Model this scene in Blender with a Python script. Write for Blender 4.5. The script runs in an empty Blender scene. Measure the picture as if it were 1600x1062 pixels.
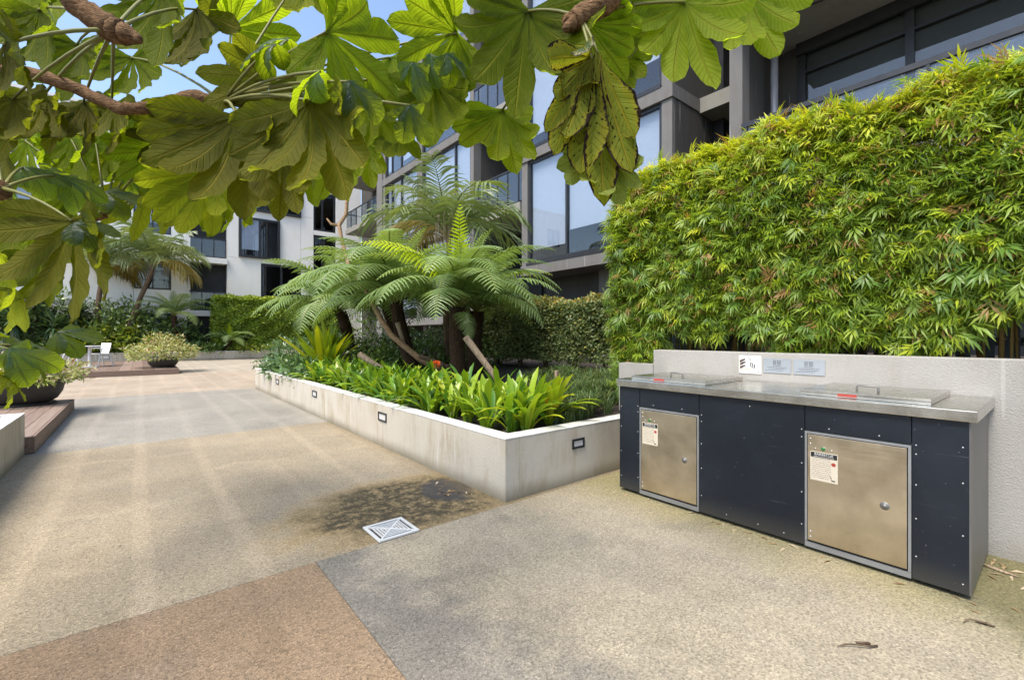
import bpy, math, random
import numpy as np
from mathutils import Vector, Matrix
random.seed(7); RG = np.random.default_rng(11)
SC = bpy.context.scene; COL = SC.collection; PI = math.pi; R = math.radians

# ------------------------------------------------------------------ camera, sky, sun, exposure
YAW = R(39.2); CH = 1.25; FPX = 711.0; HOR = 525.0
cam = bpy.data.cameras.new('camera'); camo = bpy.data.objects.new('camera', cam); COL.objects.link(camo)
camo.location = (0, 0, CH); camo.rotation_euler = (R(90), 0, -YAW)
cam.lens = 16; cam.sensor_width = 36; cam.shift_y = -6 / 1600; cam.clip_start = .05; cam.clip_end = 600
SC.camera = camo
SUN_TO = Vector((-.50, -.11, .86)).normalized()
w = bpy.data.worlds.new('World'); SC.world = w; w.use_nodes = True
sky = w.node_tree.nodes.new('ShaderNodeTexSky'); sky.sky_type = 'NISHITA'; sky.sun_disc = False
sky.sun_elevation = math.asin(SUN_TO.z); sky.sun_rotation = math.atan2(SUN_TO.x, SUN_TO.y)
sky.air_density = 1.0; sky.dust_density = 1.6; sky.ozone_density = 1.0
bg = w.node_tree.nodes['Background']; bg.inputs[1].default_value = .15
w.node_tree.links.new(sky.outputs[0], bg.inputs[0])
sl = bpy.data.lights.new('sun', 'SUN'); so = bpy.data.objects.new('sun', sl); COL.objects.link(so)
sl.energy = 2.5; sl.angle = R(24); sl.color = (1, .93, .82)
so.rotation_euler = SUN_TO.to_track_quat('Z', 'Y').to_euler(); so.location = (0, 0, 30)
vs = SC.view_settings; vs.view_transform = 'Standard'; vs.look = 'None'; vs.exposure = 1.15; vs.gamma = 1

# ------------------------------------------------------------------ helpers
FW = Vector((math.sin(YAW), math.cos(YAW), 0)); RT = Vector((math.cos(YAW), -math.sin(YAW), 0)); UP = Vector((0, 0, 1))
def at(u, v, d):
    return Vector((0, 0, CH)) + d * (FW + RT * ((u - 800) / FPX) + UP * ((HOR - v) / FPX))
def onX(u, v, X):
    a = (u - 800) / FPX; return at(u, v, X / (FW.x + RT.x * a))
def onY(u, v, Y):
    a = (u - 800) / FPX; return at(u, v, Y / (FW.y + RT.y * a))
def tag(o, label=None, cat=None, group=None, kind=None):
    if label: o['label'] = label
    if cat: o['category'] = cat
    if group: o['group'] = group
    if kind: o['kind'] = kind
    return o
def empty(name, loc=(0, 0, 0), rz=0):
    o = bpy.data.objects.new(name, None); COL.objects.link(o); o.location = loc; o.rotation_euler.z = rz
    o.empty_display_size = .1; return o
def put(o, parent, local=False):
    """parent o; mesh is in world coordinates unless local"""
    if parent is not None:
        o.parent = parent
        if not local:
            p = parent; l = Vector((0, 0, 0))
            while p is not None: l += Vector(p.location); p = p.parent
            o.location = -l if parent.parent is None else Vector((0, 0, 0))
    return o
class MB:
    def __init__(s): s.v = []; s.f = []; s.m = []
    def add(s, vs, fs, m=0):
        b = len(s.v); s.v += [tuple(p) for p in vs]
        for f in fs: s.f.append(tuple(i + b for i in f)); s.m.append(m)
        return s
    def box(s, x0, x1, y0, y1, z0, z1, m=0):
        x0, x1 = min(x0, x1), max(x0, x1); y0, y1 = min(y0, y1), max(y0, y1); z0, z1 = min(z0, z1), max(z0, z1)
        return s.add([(x0, y0, z0), (x1, y0, z0), (x1, y1, z0), (x0, y1, z0), (x0, y0, z1), (x1, y0, z1), (x1, y1, z1), (x0, y1, z1)],
                     [(0, 3, 2, 1), (4, 5, 6, 7), (0, 1, 5, 4), (1, 2, 6, 5), (2, 3, 7, 6), (3, 0, 4, 7)], m)
    def hexa(s, p, m=0):
        return s.add(p, [(0, 3, 2, 1), (4, 5, 6, 7), (0, 1, 5, 4), (1, 2, 6, 5), (2, 3, 7, 6), (3, 0, 4, 7)], m)
    def tube(s, pts, rad, n=8, m=0, cap=True):
        pts = [Vector(p) for p in pts]; k = len(pts)
        if not hasattr(rad, '__len__'): rad = [rad] * k
        vs = []; px = None
        for i, p in enumerate(pts):
            t = (pts[min(i + 1, k - 1)] - pts[max(i - 1, 0)]).normalized()
            if px is None: px = t.orthogonal().normalized()
            px = (px - t * px.dot(t)).normalized(); py = t.cross(px)
            vs += [p + (px * math.cos(2 * PI * j / n) + py * math.sin(2 * PI * j / n)) * rad[i] for j in range(n)]
        fs = [(i * n + j, i * n + (j + 1) % n, (i + 1) * n + (j + 1) % n, (i + 1) * n + j) for i in range(k - 1) for j in range(n)]
        if cap: fs += [tuple(range(n))[::-1], tuple((k - 1) * n + j for j in range(n))]
        return s.add(vs, fs, m)
    def lathe(s, c, prof, n=32, m=0):
        vs = []; k = len(prof)
        for r, z in prof: vs += [(c[0] + r * math.cos(2 * PI * j / n), c[1] + r * math.sin(2 * PI * j / n), c[2] + z) for j in range(n)]
        return s.add(vs, [(i * n + j, i * n + (j + 1) % n, (i + 1) * n + (j + 1) % n, (i + 1) * n + j) for i in range(k - 1) for j in range(n)], m)
    def build(s, name, mats, parent=None, smooth=False, bevel=0, local=False):
        me = bpy.data.meshes.new(name); me.from_pydata(s.v, [], s.f)
        for mm in (mats if isinstance(mats, (list, tuple)) else [mats]): me.materials.append(mm)
        me.polygons.foreach_set('material_index', s.m)
        if smooth: me.polygons.foreach_set('use_smooth', [True] * len(me.polygons))
        me.update(); o = bpy.data.objects.new(name, me); COL.objects.link(o)
        if bevel:
            b = o.modifiers.new('bevel', 'BEVEL'); b.width = bevel; b.segments = 2; b.limit_method = 'ANGLE'
        return put(o, parent, local)
def np_mesh(name, V, F, mats, rnd=None, uv=None, mi=None, smooth=False):
    V = np.asarray(V, np.float32); F = np.asarray(F, np.int32); k = F.shape[1]
    me = bpy.data.meshes.new(name); me.vertices.add(len(V)); me.vertices.foreach_set('co', V.ravel())
    me.loops.add(F.size); me.loops.foreach_set('vertex_index', F.ravel())
    me.polygons.add(len(F)); me.polygons.foreach_set('loop_start', np.arange(0, F.size, k, dtype=np.int32))
    me.polygons.foreach_set('loop_total', np.full(len(F), k, np.int32))
    for mm in (mats if isinstance(mats, (list, tuple)) else [mats]): me.materials.append(mm)
    if mi is not None: me.polygons.foreach_set('material_index', np.asarray(mi, np.int32))
    if smooth: me.polygons.foreach_set('use_smooth', np.ones(len(F), bool))
    if rnd is not None:
        a = me.attributes.new('rnd', 'FLOAT', 'POINT'); a.data.foreach_set('value', np.asarray(rnd, np.float32))
    if uv is not None:
        l = me.uv_layers.new(name='UVMap'); l.data.foreach_set('uv', np.asarray(uv, np.float32)[F.ravel()].ravel())
    me.update(calc_edges=True); return me
def obj(name, me, parent=None, local=False):
    o = bpy.data.objects.new(name, me); COL.objects.link(o); return put(o, parent, local)
def nrm(a): return a / np.maximum(np.linalg.norm(a, axis=-1, keepdims=True), 1e-9)
def frames(y, n):
    """matrices whose columns are x, y (leaf axis), n (leaf normal)"""
    y = nrm(y); x = nrm(np.cross(y, n)); n = np.cross(x, y); return np.stack([x, y, n], -1)
def scatter(T, pos, M, scale, rnd):
    """T=(verts, faces). returns V,F,rnd"""
    tv, tf = T; N = len(pos)
    V = np.einsum('nij,vj->nvi', M, tv) * np.asarray(scale)[:, None, None] + pos[:, None, :]
    F = tf[None] + (np.arange(N) * len(tv))[:, None, None]
    return V.reshape(-1, 3), F.reshape(-1, tf.shape[1]), np.repeat(rnd, len(tv))
def join(parts):
    V = []; F = []; A = []; b = 0
    for v, f, a in parts: V.append(v); F.append(f + b); A.append(a); b += len(v)
    return np.concatenate(V), np.concatenate(F), np.concatenate(A)
def copy_tree(o, parent=None):
    c = o.copy(); COL.objects.link(c); c.parent = parent
    for ch in list(o.children): copy_tree(ch, c)
    return c

# ------------------------------------------------------------------ materials
class NB:
    def __init__(s, name):
        s.m = bpy.data.materials.new(name); s.m.use_nodes = True; s.t = s.m.node_tree; s.t.nodes.clear()
    def n(s, typ, ins=None, **props):
        nd = s.t.nodes.new(typ)
        for k, v in props.items(): setattr(nd, k, v)
        for k, v in (ins or {}).items():
            sk = nd.inputs[k]
            if isinstance(v, bpy.types.NodeSocket): s.t.links.new(v, sk)
            else: sk.default_value = v
        return nd
    def math(s, op, a, b=0., c=0., clamp=False): return s.n('ShaderNodeMath', {0: a, 1: b, 2: c}, operation=op, use_clamp=clamp).outputs[0]
    def mix(s, f, a, b, blend='MIX'):
        a = (*a, 1) if isinstance(a, tuple) and len(a) == 3 else a; b = (*b, 1) if isinstance(b, tuple) and len(b) == 3 else b
        return s.n('ShaderNodeMix', {0: f, 6: a, 7: b}, data_type='RGBA', blend_type=blend).outputs[2]
    def ramp(s, f, stops):
        nd = s.n('ShaderNodeValToRGB', {0: f}); e = nd.color_ramp.elements
        while len(e) < len(stops): e.new(.5)
        for el, (p, c) in zip(e, stops):
            el.position = p; el.color = (*c, 1) if hasattr(c, '__len__') else (c, c, c, 1)
        return nd.outputs[0]
    def co(s, kind='Object'): return s.n('ShaderNodeTexCoord').outputs[kind]
    def xyz(s, v): o = s.n('ShaderNodeSeparateXYZ', {0: v}).outputs; return o[0], o[1], o[2]
    def scale(s, v, sc): return s.n('ShaderNodeMapping', {0: v, 3: sc}).outputs[0]
    def noise(s, v, sc=5., det=3., rough=.55, dist=0.): return s.n('ShaderNodeTexNoise', {'Vector': v, 'Scale': sc, 'Detail': det, 'Roughness': rough, 'Distortion': dist}).outputs[0]
    def ss(s, x, a, b): return s.n('ShaderNodeMapRange', {0: x, 1: a, 2: b, 3: 0., 4: 1.}, interpolation_type='SMOOTHSTEP').outputs[0]
    def bump(s, h, st=.3, d=.01): return s.n('ShaderNodeBump', {'Height': h, 'Strength': st, 'Distance': d}).outputs[0]
    def pbr(s, col, rough=.6, metal=0., spec=.5, normal=None, **kw):
        ins = {'Base Color': (*col, 1) if isinstance(col, tuple) else col, 'Roughness': rough, 'Metallic': metal, 'Specular IOR Level': spec}
        if normal is not None: ins['Normal'] = normal
        ins.update(kw); return s.n('ShaderNodeBsdfPrincipled', ins).outputs[0]
    def out(s, sh): s.n('ShaderNodeOutputMaterial', {0: sh}); return s.m
def plain(name, col, rough=.6, metal=0., spec=.5, var=.12, vs=6., bump=0., bs=60.):
    b = NB(name); c = b.co(); f = b.noise(c, vs, 4)
    k = b.mix(1., (*col, 1), b.ramp(f, [(.3, 1 - var), (.7, 1 + var)]), 'MULTIPLY')
    r = b.math('ADD', rough, b.math('MULTIPLY', b.math('SUBTRACT', f, .5), .2), clamp=True)
    nm = b.bump(b.noise(c, bs, 2), bump, .01) if bump else None
    return b.out(b.pbr(k, r, metal, spec, nm))
def leafmat(name, stops, trans=.35, rough=.45, spec=.4, tl=(1.25, 1.2, .5), objr=False, nz=2.):
    b = NB(name)
    f = b.n('ShaderNodeObjectInfo').outputs['Random'] if objr else b.n('ShaderNodeAttribute', attribute_name='rnd').outputs['Fac']
    if objr: f = b.math('ADD', b.math('MULTIPLY', f, .7), b.math('MULTIPLY', b.noise(b.co(), nz, 2), .3))
    c = b.ramp(f, stops); t = b.mix(1., c, (*tl, 1), 'MULTIPLY')
    return b.out(b.n('ShaderNodeMixShader', {0: trans, 1: b.pbr(c, rough, 0, spec), 2: b.n('ShaderNodeBsdfTranslucent', {0: t}).outputs[0]}).outputs[0])

def render_wall(name, col, stain=.5, rough_s=90., bump=.5, zs=0.):
    b = NB(name); c = b.co(); x, y, z = b.xyz(c)
    drip = b.math('ADD', b.math('MULTIPLY', b.noise(b.scale(c, (5., 5., .9)), 1., 5, .7, .4), .6), b.math('MULTIPLY', b.noise(c, 2.2, 5, .65), .4)); big = b.noise(c, 1.3, 4)
    m = b.math('MULTIPLY', b.ss(drip, .44, .66), stain); m2 = b.math('MULTIPLY', b.ss(big, .45, .75), stain * .6)
    k = b.mix(m, (*col, 1), (col[0] * .62, col[1] * .52, col[2] * .38, 1)); k = b.mix(m2, k, (col[0] * .72, col[1] * .68, col[2] * .6, 1))
    white = b.math('MULTIPLY', b.ss(b.noise(b.scale(c, (11., 11., .6)), 1.3, 2), .66, .72), .5 * stain); k = b.mix(white, k, (.8, .79, .76, 1))
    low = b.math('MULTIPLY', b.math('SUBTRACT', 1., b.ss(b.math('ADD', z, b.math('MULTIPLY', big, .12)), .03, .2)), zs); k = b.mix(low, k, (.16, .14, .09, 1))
    return b.out(b.pbr(k, .85, 0, .2, b.bump(b.noise(c, rough_s, 4, .6), bump, .008)))

def ground_mat(name, base, alt=None, streak=.5, kind=''):
    b = NB(name); c = b.co(); x, y, z = b.xyz(c)
    col = (*base, 1)
    big = b.noise(c, .9, 4, .6); mid = b.noise(c, 3.2, 5, .62)
    if kind == 'grey':            # a grey slab that gets paler away from its seam
        e = b.math('ADD', x, b.math('MULTIPLY', b.math('SUBTRACT', mid, .5), 1.0)); e = b.math('SUBTRACT', e, b.math('MULTIPLY', b.math('SUBTRACT', 2.64, y), .22))
        col = b.mix(b.ss(e, .75, 1.25), col, (*alt, 1))
    elif kind == 'warm':
        col = b.mix(b.ss(big, .42, .66), col, (*alt, 1))
    elif alt: col = b.mix(b.ss(mid, .4, .7), col, (*alt, 1))
    col = b.mix(1., col, b.ramp(big, [(.25, .78), (.75, 1.18)]), 'MULTIPLY'); col = b.mix(1., col, b.ramp(mid, [(.2, .8), (.8, 1.18)]), 'MULTIPLY')
    # pressure-washer passes
    wob = b.math('MULTIPLY', b.noise(b.scale(c, (1., .25, 1.)), .7, 2), 3.2)
    s = b.math('SINE', b.math('ADD', b.math('MULTIPLY', x, 12.5), wob)); s = b.math('MULTIPLY', b.ss(s, .62, 1.0), b.ramp(b.noise(c, 6., 4, .7), [(.3, .45), (.65, 1.)]))
    s = b.math('MULTIPLY', s, b.ss(b.noise(b.scale(c, (1.6, .35, 1.)), .8, 2), .25, .55))
    s2 = b.math('SINE', b.math('ADD', b.math('MULTIPLY', y, 7.), b.math('MULTIPLY', b.noise(b.scale(c, (.8, .4, 1.)), 1.3, 2), 7.))); s2 = b.math('MULTIPLY', b.ss(s2, .8, 1.), b.ss(b.noise(c, 1.1, 2), .48, .6))
    s = b.math('MULTIPLY', b.math('MAXIMUM', s, b.math('MULTIPLY', s2, .6)), streak, clamp=True)
    col = b.mix(s, col, (base[0] * 1.25 + .04, base[1] * 1.22 + .035, base[2] * 1.2 + .03, 1))
    rough = .9
    if kind == 'stain':
        w1 = b.math('MULTIPLY', b.math('SUBTRACT', mid, .5), 1.1)
        dx = b.math('DIVIDE', b.math('SUBTRACT', x, 1.62), .80); dy = b.math('DIVIDE', b.math('SUBTRACT', y, 3.15), .52)
        d = b.math('SQRT', b.math('ADD', b.math('MULTIPLY', dx, dx), b.math('MULTIPLY', dy, dy))); d = b.math('ADD', d, w1)
        col = b.mix(b.math('MULTIPLY', b.math('SUBTRACT', 1., b.ss(d, .85, 1.45)), .75), col, (.34, .24, .105, 1))
        mott = b.ss(b.noise(c, 14., 6, .75), .30, .58)
        col = b.mix(b.math('MULTIPLY', b.math('SUBTRACT', 1., b.ss(d, .7, 1.2)), b.math('MULTIPLY', mott, .97)), col, (.055, .047, .028, 1))
        dx = b.math('DIVIDE', b.math('SUBTRACT', x, 1.93), .2); dy = b.math('DIVIDE', b.math('SUBTRACT', y, 3.2), .27)
        d2 = b.math('ADD', b.math('SQRT', b.math('ADD', b.math('MULTIPLY', dx, dx), b.math('MULTIPLY', dy, dy))), w1)
        wet = b.math('SUBTRACT', 1., b.ss(d2, .8, 1.2)); col = b.mix(b.math('MULTIPLY', wet, .9), col, (.035, .036, .04, 1))
        rough = b.math('SUBTRACT', .9, b.math('MULTIPLY', wet, .45))
        # rust-brown dirt along the planter foot
        foot = b.math('MULTIPLY', b.ss(b.math('ADD', x, b.math('MULTIPLY', mid, .3)), 2.02, 2.3), .5); col = b.mix(foot, col, (.16, .125, .07, 1))
    if kind == 'grey':
        g = b.math('MULTIPLY', b.ss(b.math('ADD', x, b.math('MULTIPLY', b.math('SUBTRACT', mid, .5), .8)), 2.45, 3.15), .62); col = b.mix(g, col, (.17, .155, .05, 1))
        g = b.math('MULTIPLY', b.ss(b.math('SUBTRACT', b.math('ADD', x, b.math('MULTIPLY', mid, .4)), b.math('MULTIPLY', y, .8)), 2.75, 3.1), .6); col = b.mix(g, col, (.1, .095, .045, 1))
        st = b.math('MULTIPLY', b.ss(b.noise(c, 1.7, 3), .56, .7), .35); col = b.mix(st, col, (.13, .12, .1, 1))
    # exposed aggregate
    vor = b.n('ShaderNodeTexVoronoi', {'Vector': c, 'Scale': 135.}); cell = b.xyz(vor.outputs['Color'])[0]
    col = b.mix(1., col, b.ramp(cell, [(.0, .64), (.3, .94), (.7, 1.04), (1., 1.32)]), 'MULTIPLY')
    fine = b.noise(c, 75., 3, .7); col = b.mix(1., col, b.ramp(fine, [(.3, .76), (.7, 1.22)]), 'MULTIPLY')
    h = b.math('ADD', vor.outputs['Distance'], b.math('MULTIPLY', fine, .6))
    return b.out(b.pbr(col, rough, 0, .25, b.bump(h, .5, .006)))

def steel(name, col, rough=.3, sc=(2., 260., 260.), var=.1):
    b = NB(name); c = b.co(); f = b.noise(b.scale(c, sc), 1., 3); g = b.noise(c, 5., 4)
    k = b.mix(1., (*col, 1), b.ramp(g, [(.3, 1 - var), (.7, 1 + var)]), 'MULTIPLY')
    r = b.math('ADD', rough, b.math('MULTIPLY', b.math('ADD', b.math('SUBTRACT', f, .5), b.math('SUBTRACT', g, .5)), .22), clamp=True)
    return b.out(b.pbr(k, r, 1., .5, b.bump(f, .03, .001)))

M = {}
M['c_orange'] = ground_mat('pavement_terracotta', (.275, .195, .122), (.205, .155, .108), .3, 'warm')
M['c_grey'] = ground_mat('pavement_grey', (.205, .186, .155), (.335, .288, .208), .15, 'grey')
M['c_beige'] = ground_mat('pavement_beige', (.325, .268, .185), (.265, .222, .158), .42, 'stain')
M['c_blue'] = ground_mat('pavement_blue_grey', (.285, .264, .222), (.24, .225, .195), .3)
M['c_pink'] = ground_mat('pavement_pink', (.37, .295, .215), (.32, .275, .215), .3)
M['c_far'] = ground_mat('pavement_far', (.40, .34, .26), (.28, .26, .22), .3)
M['subbase'] = plain('subbase', (.12, .11, .09), .95, bump=.3)
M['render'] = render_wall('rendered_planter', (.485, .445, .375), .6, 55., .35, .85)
M['coping'] = plain('coping_white', (.60, .585, .545), .85, var=.2, vs=4., bump=.25)
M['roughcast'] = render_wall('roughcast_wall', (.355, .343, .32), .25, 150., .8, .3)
M['soil'] = plain('soil', (.035, .027, .02), .95, var=.5, vs=18, bump=1., bs=45)
b = NB('deck_timber'); c = b.co(); oi = b.n('ShaderNodeObjectInfo').outputs['Random']
gr = b.noise(b.scale(c, (40., 1.6, 40.)), 1., 4, .6)
k = b.ramp(b.math('ADD', b.math('MULTIPLY', gr, .65), b.math('MULTIPLY', oi, .35)), [(.2, (.12, .08, .058)), (.5, (.215, .15, .115)), (.8, (.30, .23, .185))])
M['deck'] = b.out(b.pbr(k, .75, 0, .3, b.bump(gr, .3, .004)))
b = NB('navy_panel'); c = b.co(); x, y, z = b.xyz(c)
f = b.noise(c, 1.6, 5, .6, .6); k = b.mix(b.ss(f, .35, .75), (.008, .011, .017), (.014, .019, .027))
sc_ = b.ss(b.noise(b.scale(c, (1., 2.2, 60.)), 1.7, 3, .6, 1.5), .66, .72); k = b.mix(b.math('MULTIPLY', sc_, .22), k, (.12, .13, .14))
dot = b.ss(b.noise(c, 70., 1), .76, .79); k = b.mix(b.math('MULTIPLY', dot, .5), k, (.25, .25, .25))
dirt = b.math('MULTIPLY', b.math('SUBTRACT', 1., b.ss(b.math('ADD', z, b.math('MULTIPLY', f, .12)), .06, .22)), .35); k = b.mix(dirt, k, (.09, .08, .06))
M['navy'] = b.out(b.pbr(k, b.math('ADD', .22, b.math('MULTIPLY', b.noise(c, 3.5, 5, .65), .32)), 0, .32, b.bump(b.noise(c, 2.2, 2), .06, .02)))
M['steel'] = steel('stainless_bench', (.62, .60, .56), .26, (260., 2., 260.))
M['steel_door'] = steel('stainless_door', (.60, .515, .385), .34, (260., 2., 260.), .2)
M['steel_side'] = plain('satin_side', (.19, .187, .18), .5, .75, .5, .15, 3.)
M['steel_dark'] = plain('galvanised', (.30, .31, .32), .45, .6, .5, .1)
M['screw'] = plain('screw_zinc', (.42, .42, .42), .45, .8)
M['black'] = plain('black_void', (.008, .008, .009), .7)
M['white'] = plain('white_plastic', (.62, .62, .60), .45, var=.04)
M['red'] = plain('red_label', (.35, .05, .035), .45)
M['green'] = plain('green_button', (.02, .16, .035), .3)
M['charcoal'] = plain('charcoal_frame', (.028, .03, .034), .4, .3, .5)
M['lens'] = plain('light_lens', (.55, .54, .52), .35)
M['pot'] = plain('charcoal_pot', (.035, .031, .028), .6, var=.25, vs=3.)
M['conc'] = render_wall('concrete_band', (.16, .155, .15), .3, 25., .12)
M['conc_dark'] = render_wall('concrete_dark_shaded', (.072, .069, .066), .35, 25., .12)  # darker concrete; side faces carry their shade in this colour
M['soffit'] = render_wall('concrete_soffit', (.24, .23, .205), .25, 6., .12)
M['whitewall'] = render_wall('white_cladding', (.80, .78, .73), .12, 20., .06)
M['blind'] = plain('roller_blind', (.56, .57, .66), .8, var=.03)
M['blind_dark'] = plain('dark_screen_blind', (.075, .072, .07), .6, var=.06)
M['curtain'] = plain('sheer_curtain', (.5, .5, .5), .8)
M['interior'] = plain('room_interior', (.035, .035, .036), .9, var=.4, vs=1.2)
M['pipe'] = plain('downpipe_grey', (.30, .30, .32), .4, .2)
M['slat'] = plain('slat_grey_blue', (.10, .115, .13), .6)
b = NB('window_glass'); fr = b.math('POWER', b.n('ShaderNodeLayerWeight', {'Blend': .5}).outputs['Facing'], 3.)
M['glass'] = b.out(b.n('ShaderNodeMixShader', {0: b.math('ADD', b.math('MULTIPLY', fr, .8), .06, clamp=True), 1: b.n('ShaderNodeBsdfTransparent', {0: (.86, .9, .92, 1)}).outputs[0], 2: b.n('ShaderNodeBsdfGlossy', {'Roughness': .015}).outputs[0]}).outputs[0])
def bark(name, c0, c1, sc=(14., 14., 3.), bs=1.):
    b = NB(name); c = b.co(); f = b.noise(b.scale(c, sc), 1.6, 5, .65)
    return b.out(b.pbr(b.ramp(f, [(.3, c0), (.7, c1)]), .85, 0, .2, b.bump(f, bs, .02)))
M['bark_fern'] = bark('fern_trunk_fibre', (.012, .008, .005), (.075, .042, .022), (30., 30., 12.))
M['bark_tan'] = bark('tan_branch', (.16, .095, .05), (.42, .28, .16), (10., 10., 30.), .6)
M['bark_papery'] = bark('papery_branch', (.07, .035, .015), (.34, .20, .10), (30., 30., 90.), 1.)
M['log'] = bark('cut_log', (.17, .115, .07), (.46, .36, .26), (40., 40., 4.), .5)
M['bark_grey'] = bark('shrub_stem', (.05, .035, .022), (.19, .13, .085))
M['culm'] = leafmat('bamboo_culm', [(.0, (.10, .10, .02)), (.5, (.20, .13, .04)), (1., (.07, .045, .02))], 0., .5, objr=True)
M['petiole'] = plain('petiole', (.15, .15, .03), .55)
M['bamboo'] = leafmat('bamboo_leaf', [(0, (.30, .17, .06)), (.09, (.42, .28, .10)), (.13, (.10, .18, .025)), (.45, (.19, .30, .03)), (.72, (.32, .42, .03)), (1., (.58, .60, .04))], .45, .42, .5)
M['bamboo_o'] = leafmat('bamboo_leaf_spray', [(0, (.08, .155, .03)), (.5, (.14, .25, .04)), (1., (.30, .40, .05))], .38, .4, .5, objr=True)
M['fern'] = leafmat('fern_frond', [(0, (.16, .24, .075)), (.5, (.22, .32, .11)), (.85, (.29, .39, .12)), (1, (.38, .48, .07))], .35, .42, .5, objr=True)
M['fern_new'] = leafmat('fern_frond_new', [(0, (.50, .62, .015)), (1, (.62, .70, .02))], .5, .45, .3, objr=True)
M['palm'] = leafmat('palm_frond', [(0, (.11, .16, .06)), (.6, (.19, .25, .10)), (1, (.28, .33, .14))], .3, .4, .5, objr=True)
M['palm_dry'] = leafmat('palm_frond_yellowing', [(0, (.30, .24, .05)), (1, (.34, .26, .09))], .35, .5, .3, objr=True)
M['clivia'] = leafmat('clivia_leaf', [(0, (.045, .12, .022)), (.4, (.10, .23, .025)), (.7, (.23, .37, .025)), (.92, (.48, .52, .03)), (1, (.68, .44, .02))], .28, .3, .5, objr=True, nz=3.)
M['clivia_lime'] = leafmat('clivia_leaf_lime', [(0, (.18, .32, .02)), (.7, (.34, .46, .025)), (1, (.55, .50, .04))], .35, .32, .5, objr=True, nz=3.)
M['nest'] = leafmat('nest_fern_leaf', [(0, (.12, .22, .02)), (.55, (.30, .38, .02)), (.85, (.48, .46, .02)), (1, (.33, .17, .04))], .4, .38, .4, objr=True)
M['flower'] = leafmat('orange_flower', [(0, (.75, .10, .02)), (1, (.85, .18, .03))], .3, .5, .3, objr=True)
M['lily'] = leafmat('lily_leaf', [(0, (.04, .085, .025)), (.6, (.085, .16, .05)), (1, (.17, .26, .09))], .25, .28, .6)
M['grass'] = leafmat('mondo_grass', [(0, (.045, .085, .025)), (.6, (.09, .15, .04)), (.9, (.20, .23, .08)), (1, (.30, .24, .10))], .25, .4, .5)
M['hedge'] = leafmat('clipped_hedge_leaf', [(0, (.06, .095, .03)), (.5, (.15, .20, .075)), (.75, (.25, .28, .10)), (.9, (.40, .33, .07)), (1, (.46, .30, .07))], .3, .45, .3)
M['hedge_far'] = leafmat('far_hedge_leaf', [(0, (.09, .16, .018)), (.6, (.22, .31, .03)), (1, (.46, .52, .05))], .3, .4, .4)
M['varieg'] = leafmat('variegated_leaf', [(0, (.10, .16, .03)), (.4, (.28, .33, .07)), (.75, (.52, .50, .24)), (.92, (.55, .40, .26)), (1, (.22, .07, .05))], .3, .45, .4)
M['spiky'] = leafmat('spiky_leaf', [(0, (.025, .06, .025)), (.6, (.06, .11, .045)), (1, (.14, .19, .09))], .2, .35, .5)
M['shrub_y'] = leafmat('yellow_shrub_leaf', [(0, (.04, .085, .014)), (.5, (.12, .18, .02)), (1, (.34, .36, .04))], .35, .35, .4)
M['shrub_d'] = leafmat('dark_shrub_leaf', [(0, (.04, .08, .018)), (.6, (.10, .17, .04)), (1, (.22, .30, .08))], .2, .35, .5)
M['litter'] = leafmat('dry_litter', [(0, (.16, .10, .05)), (.6, (.36, .25, .13)), (1, (.5, .42, .3))], .1, .7, .2)

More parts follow.
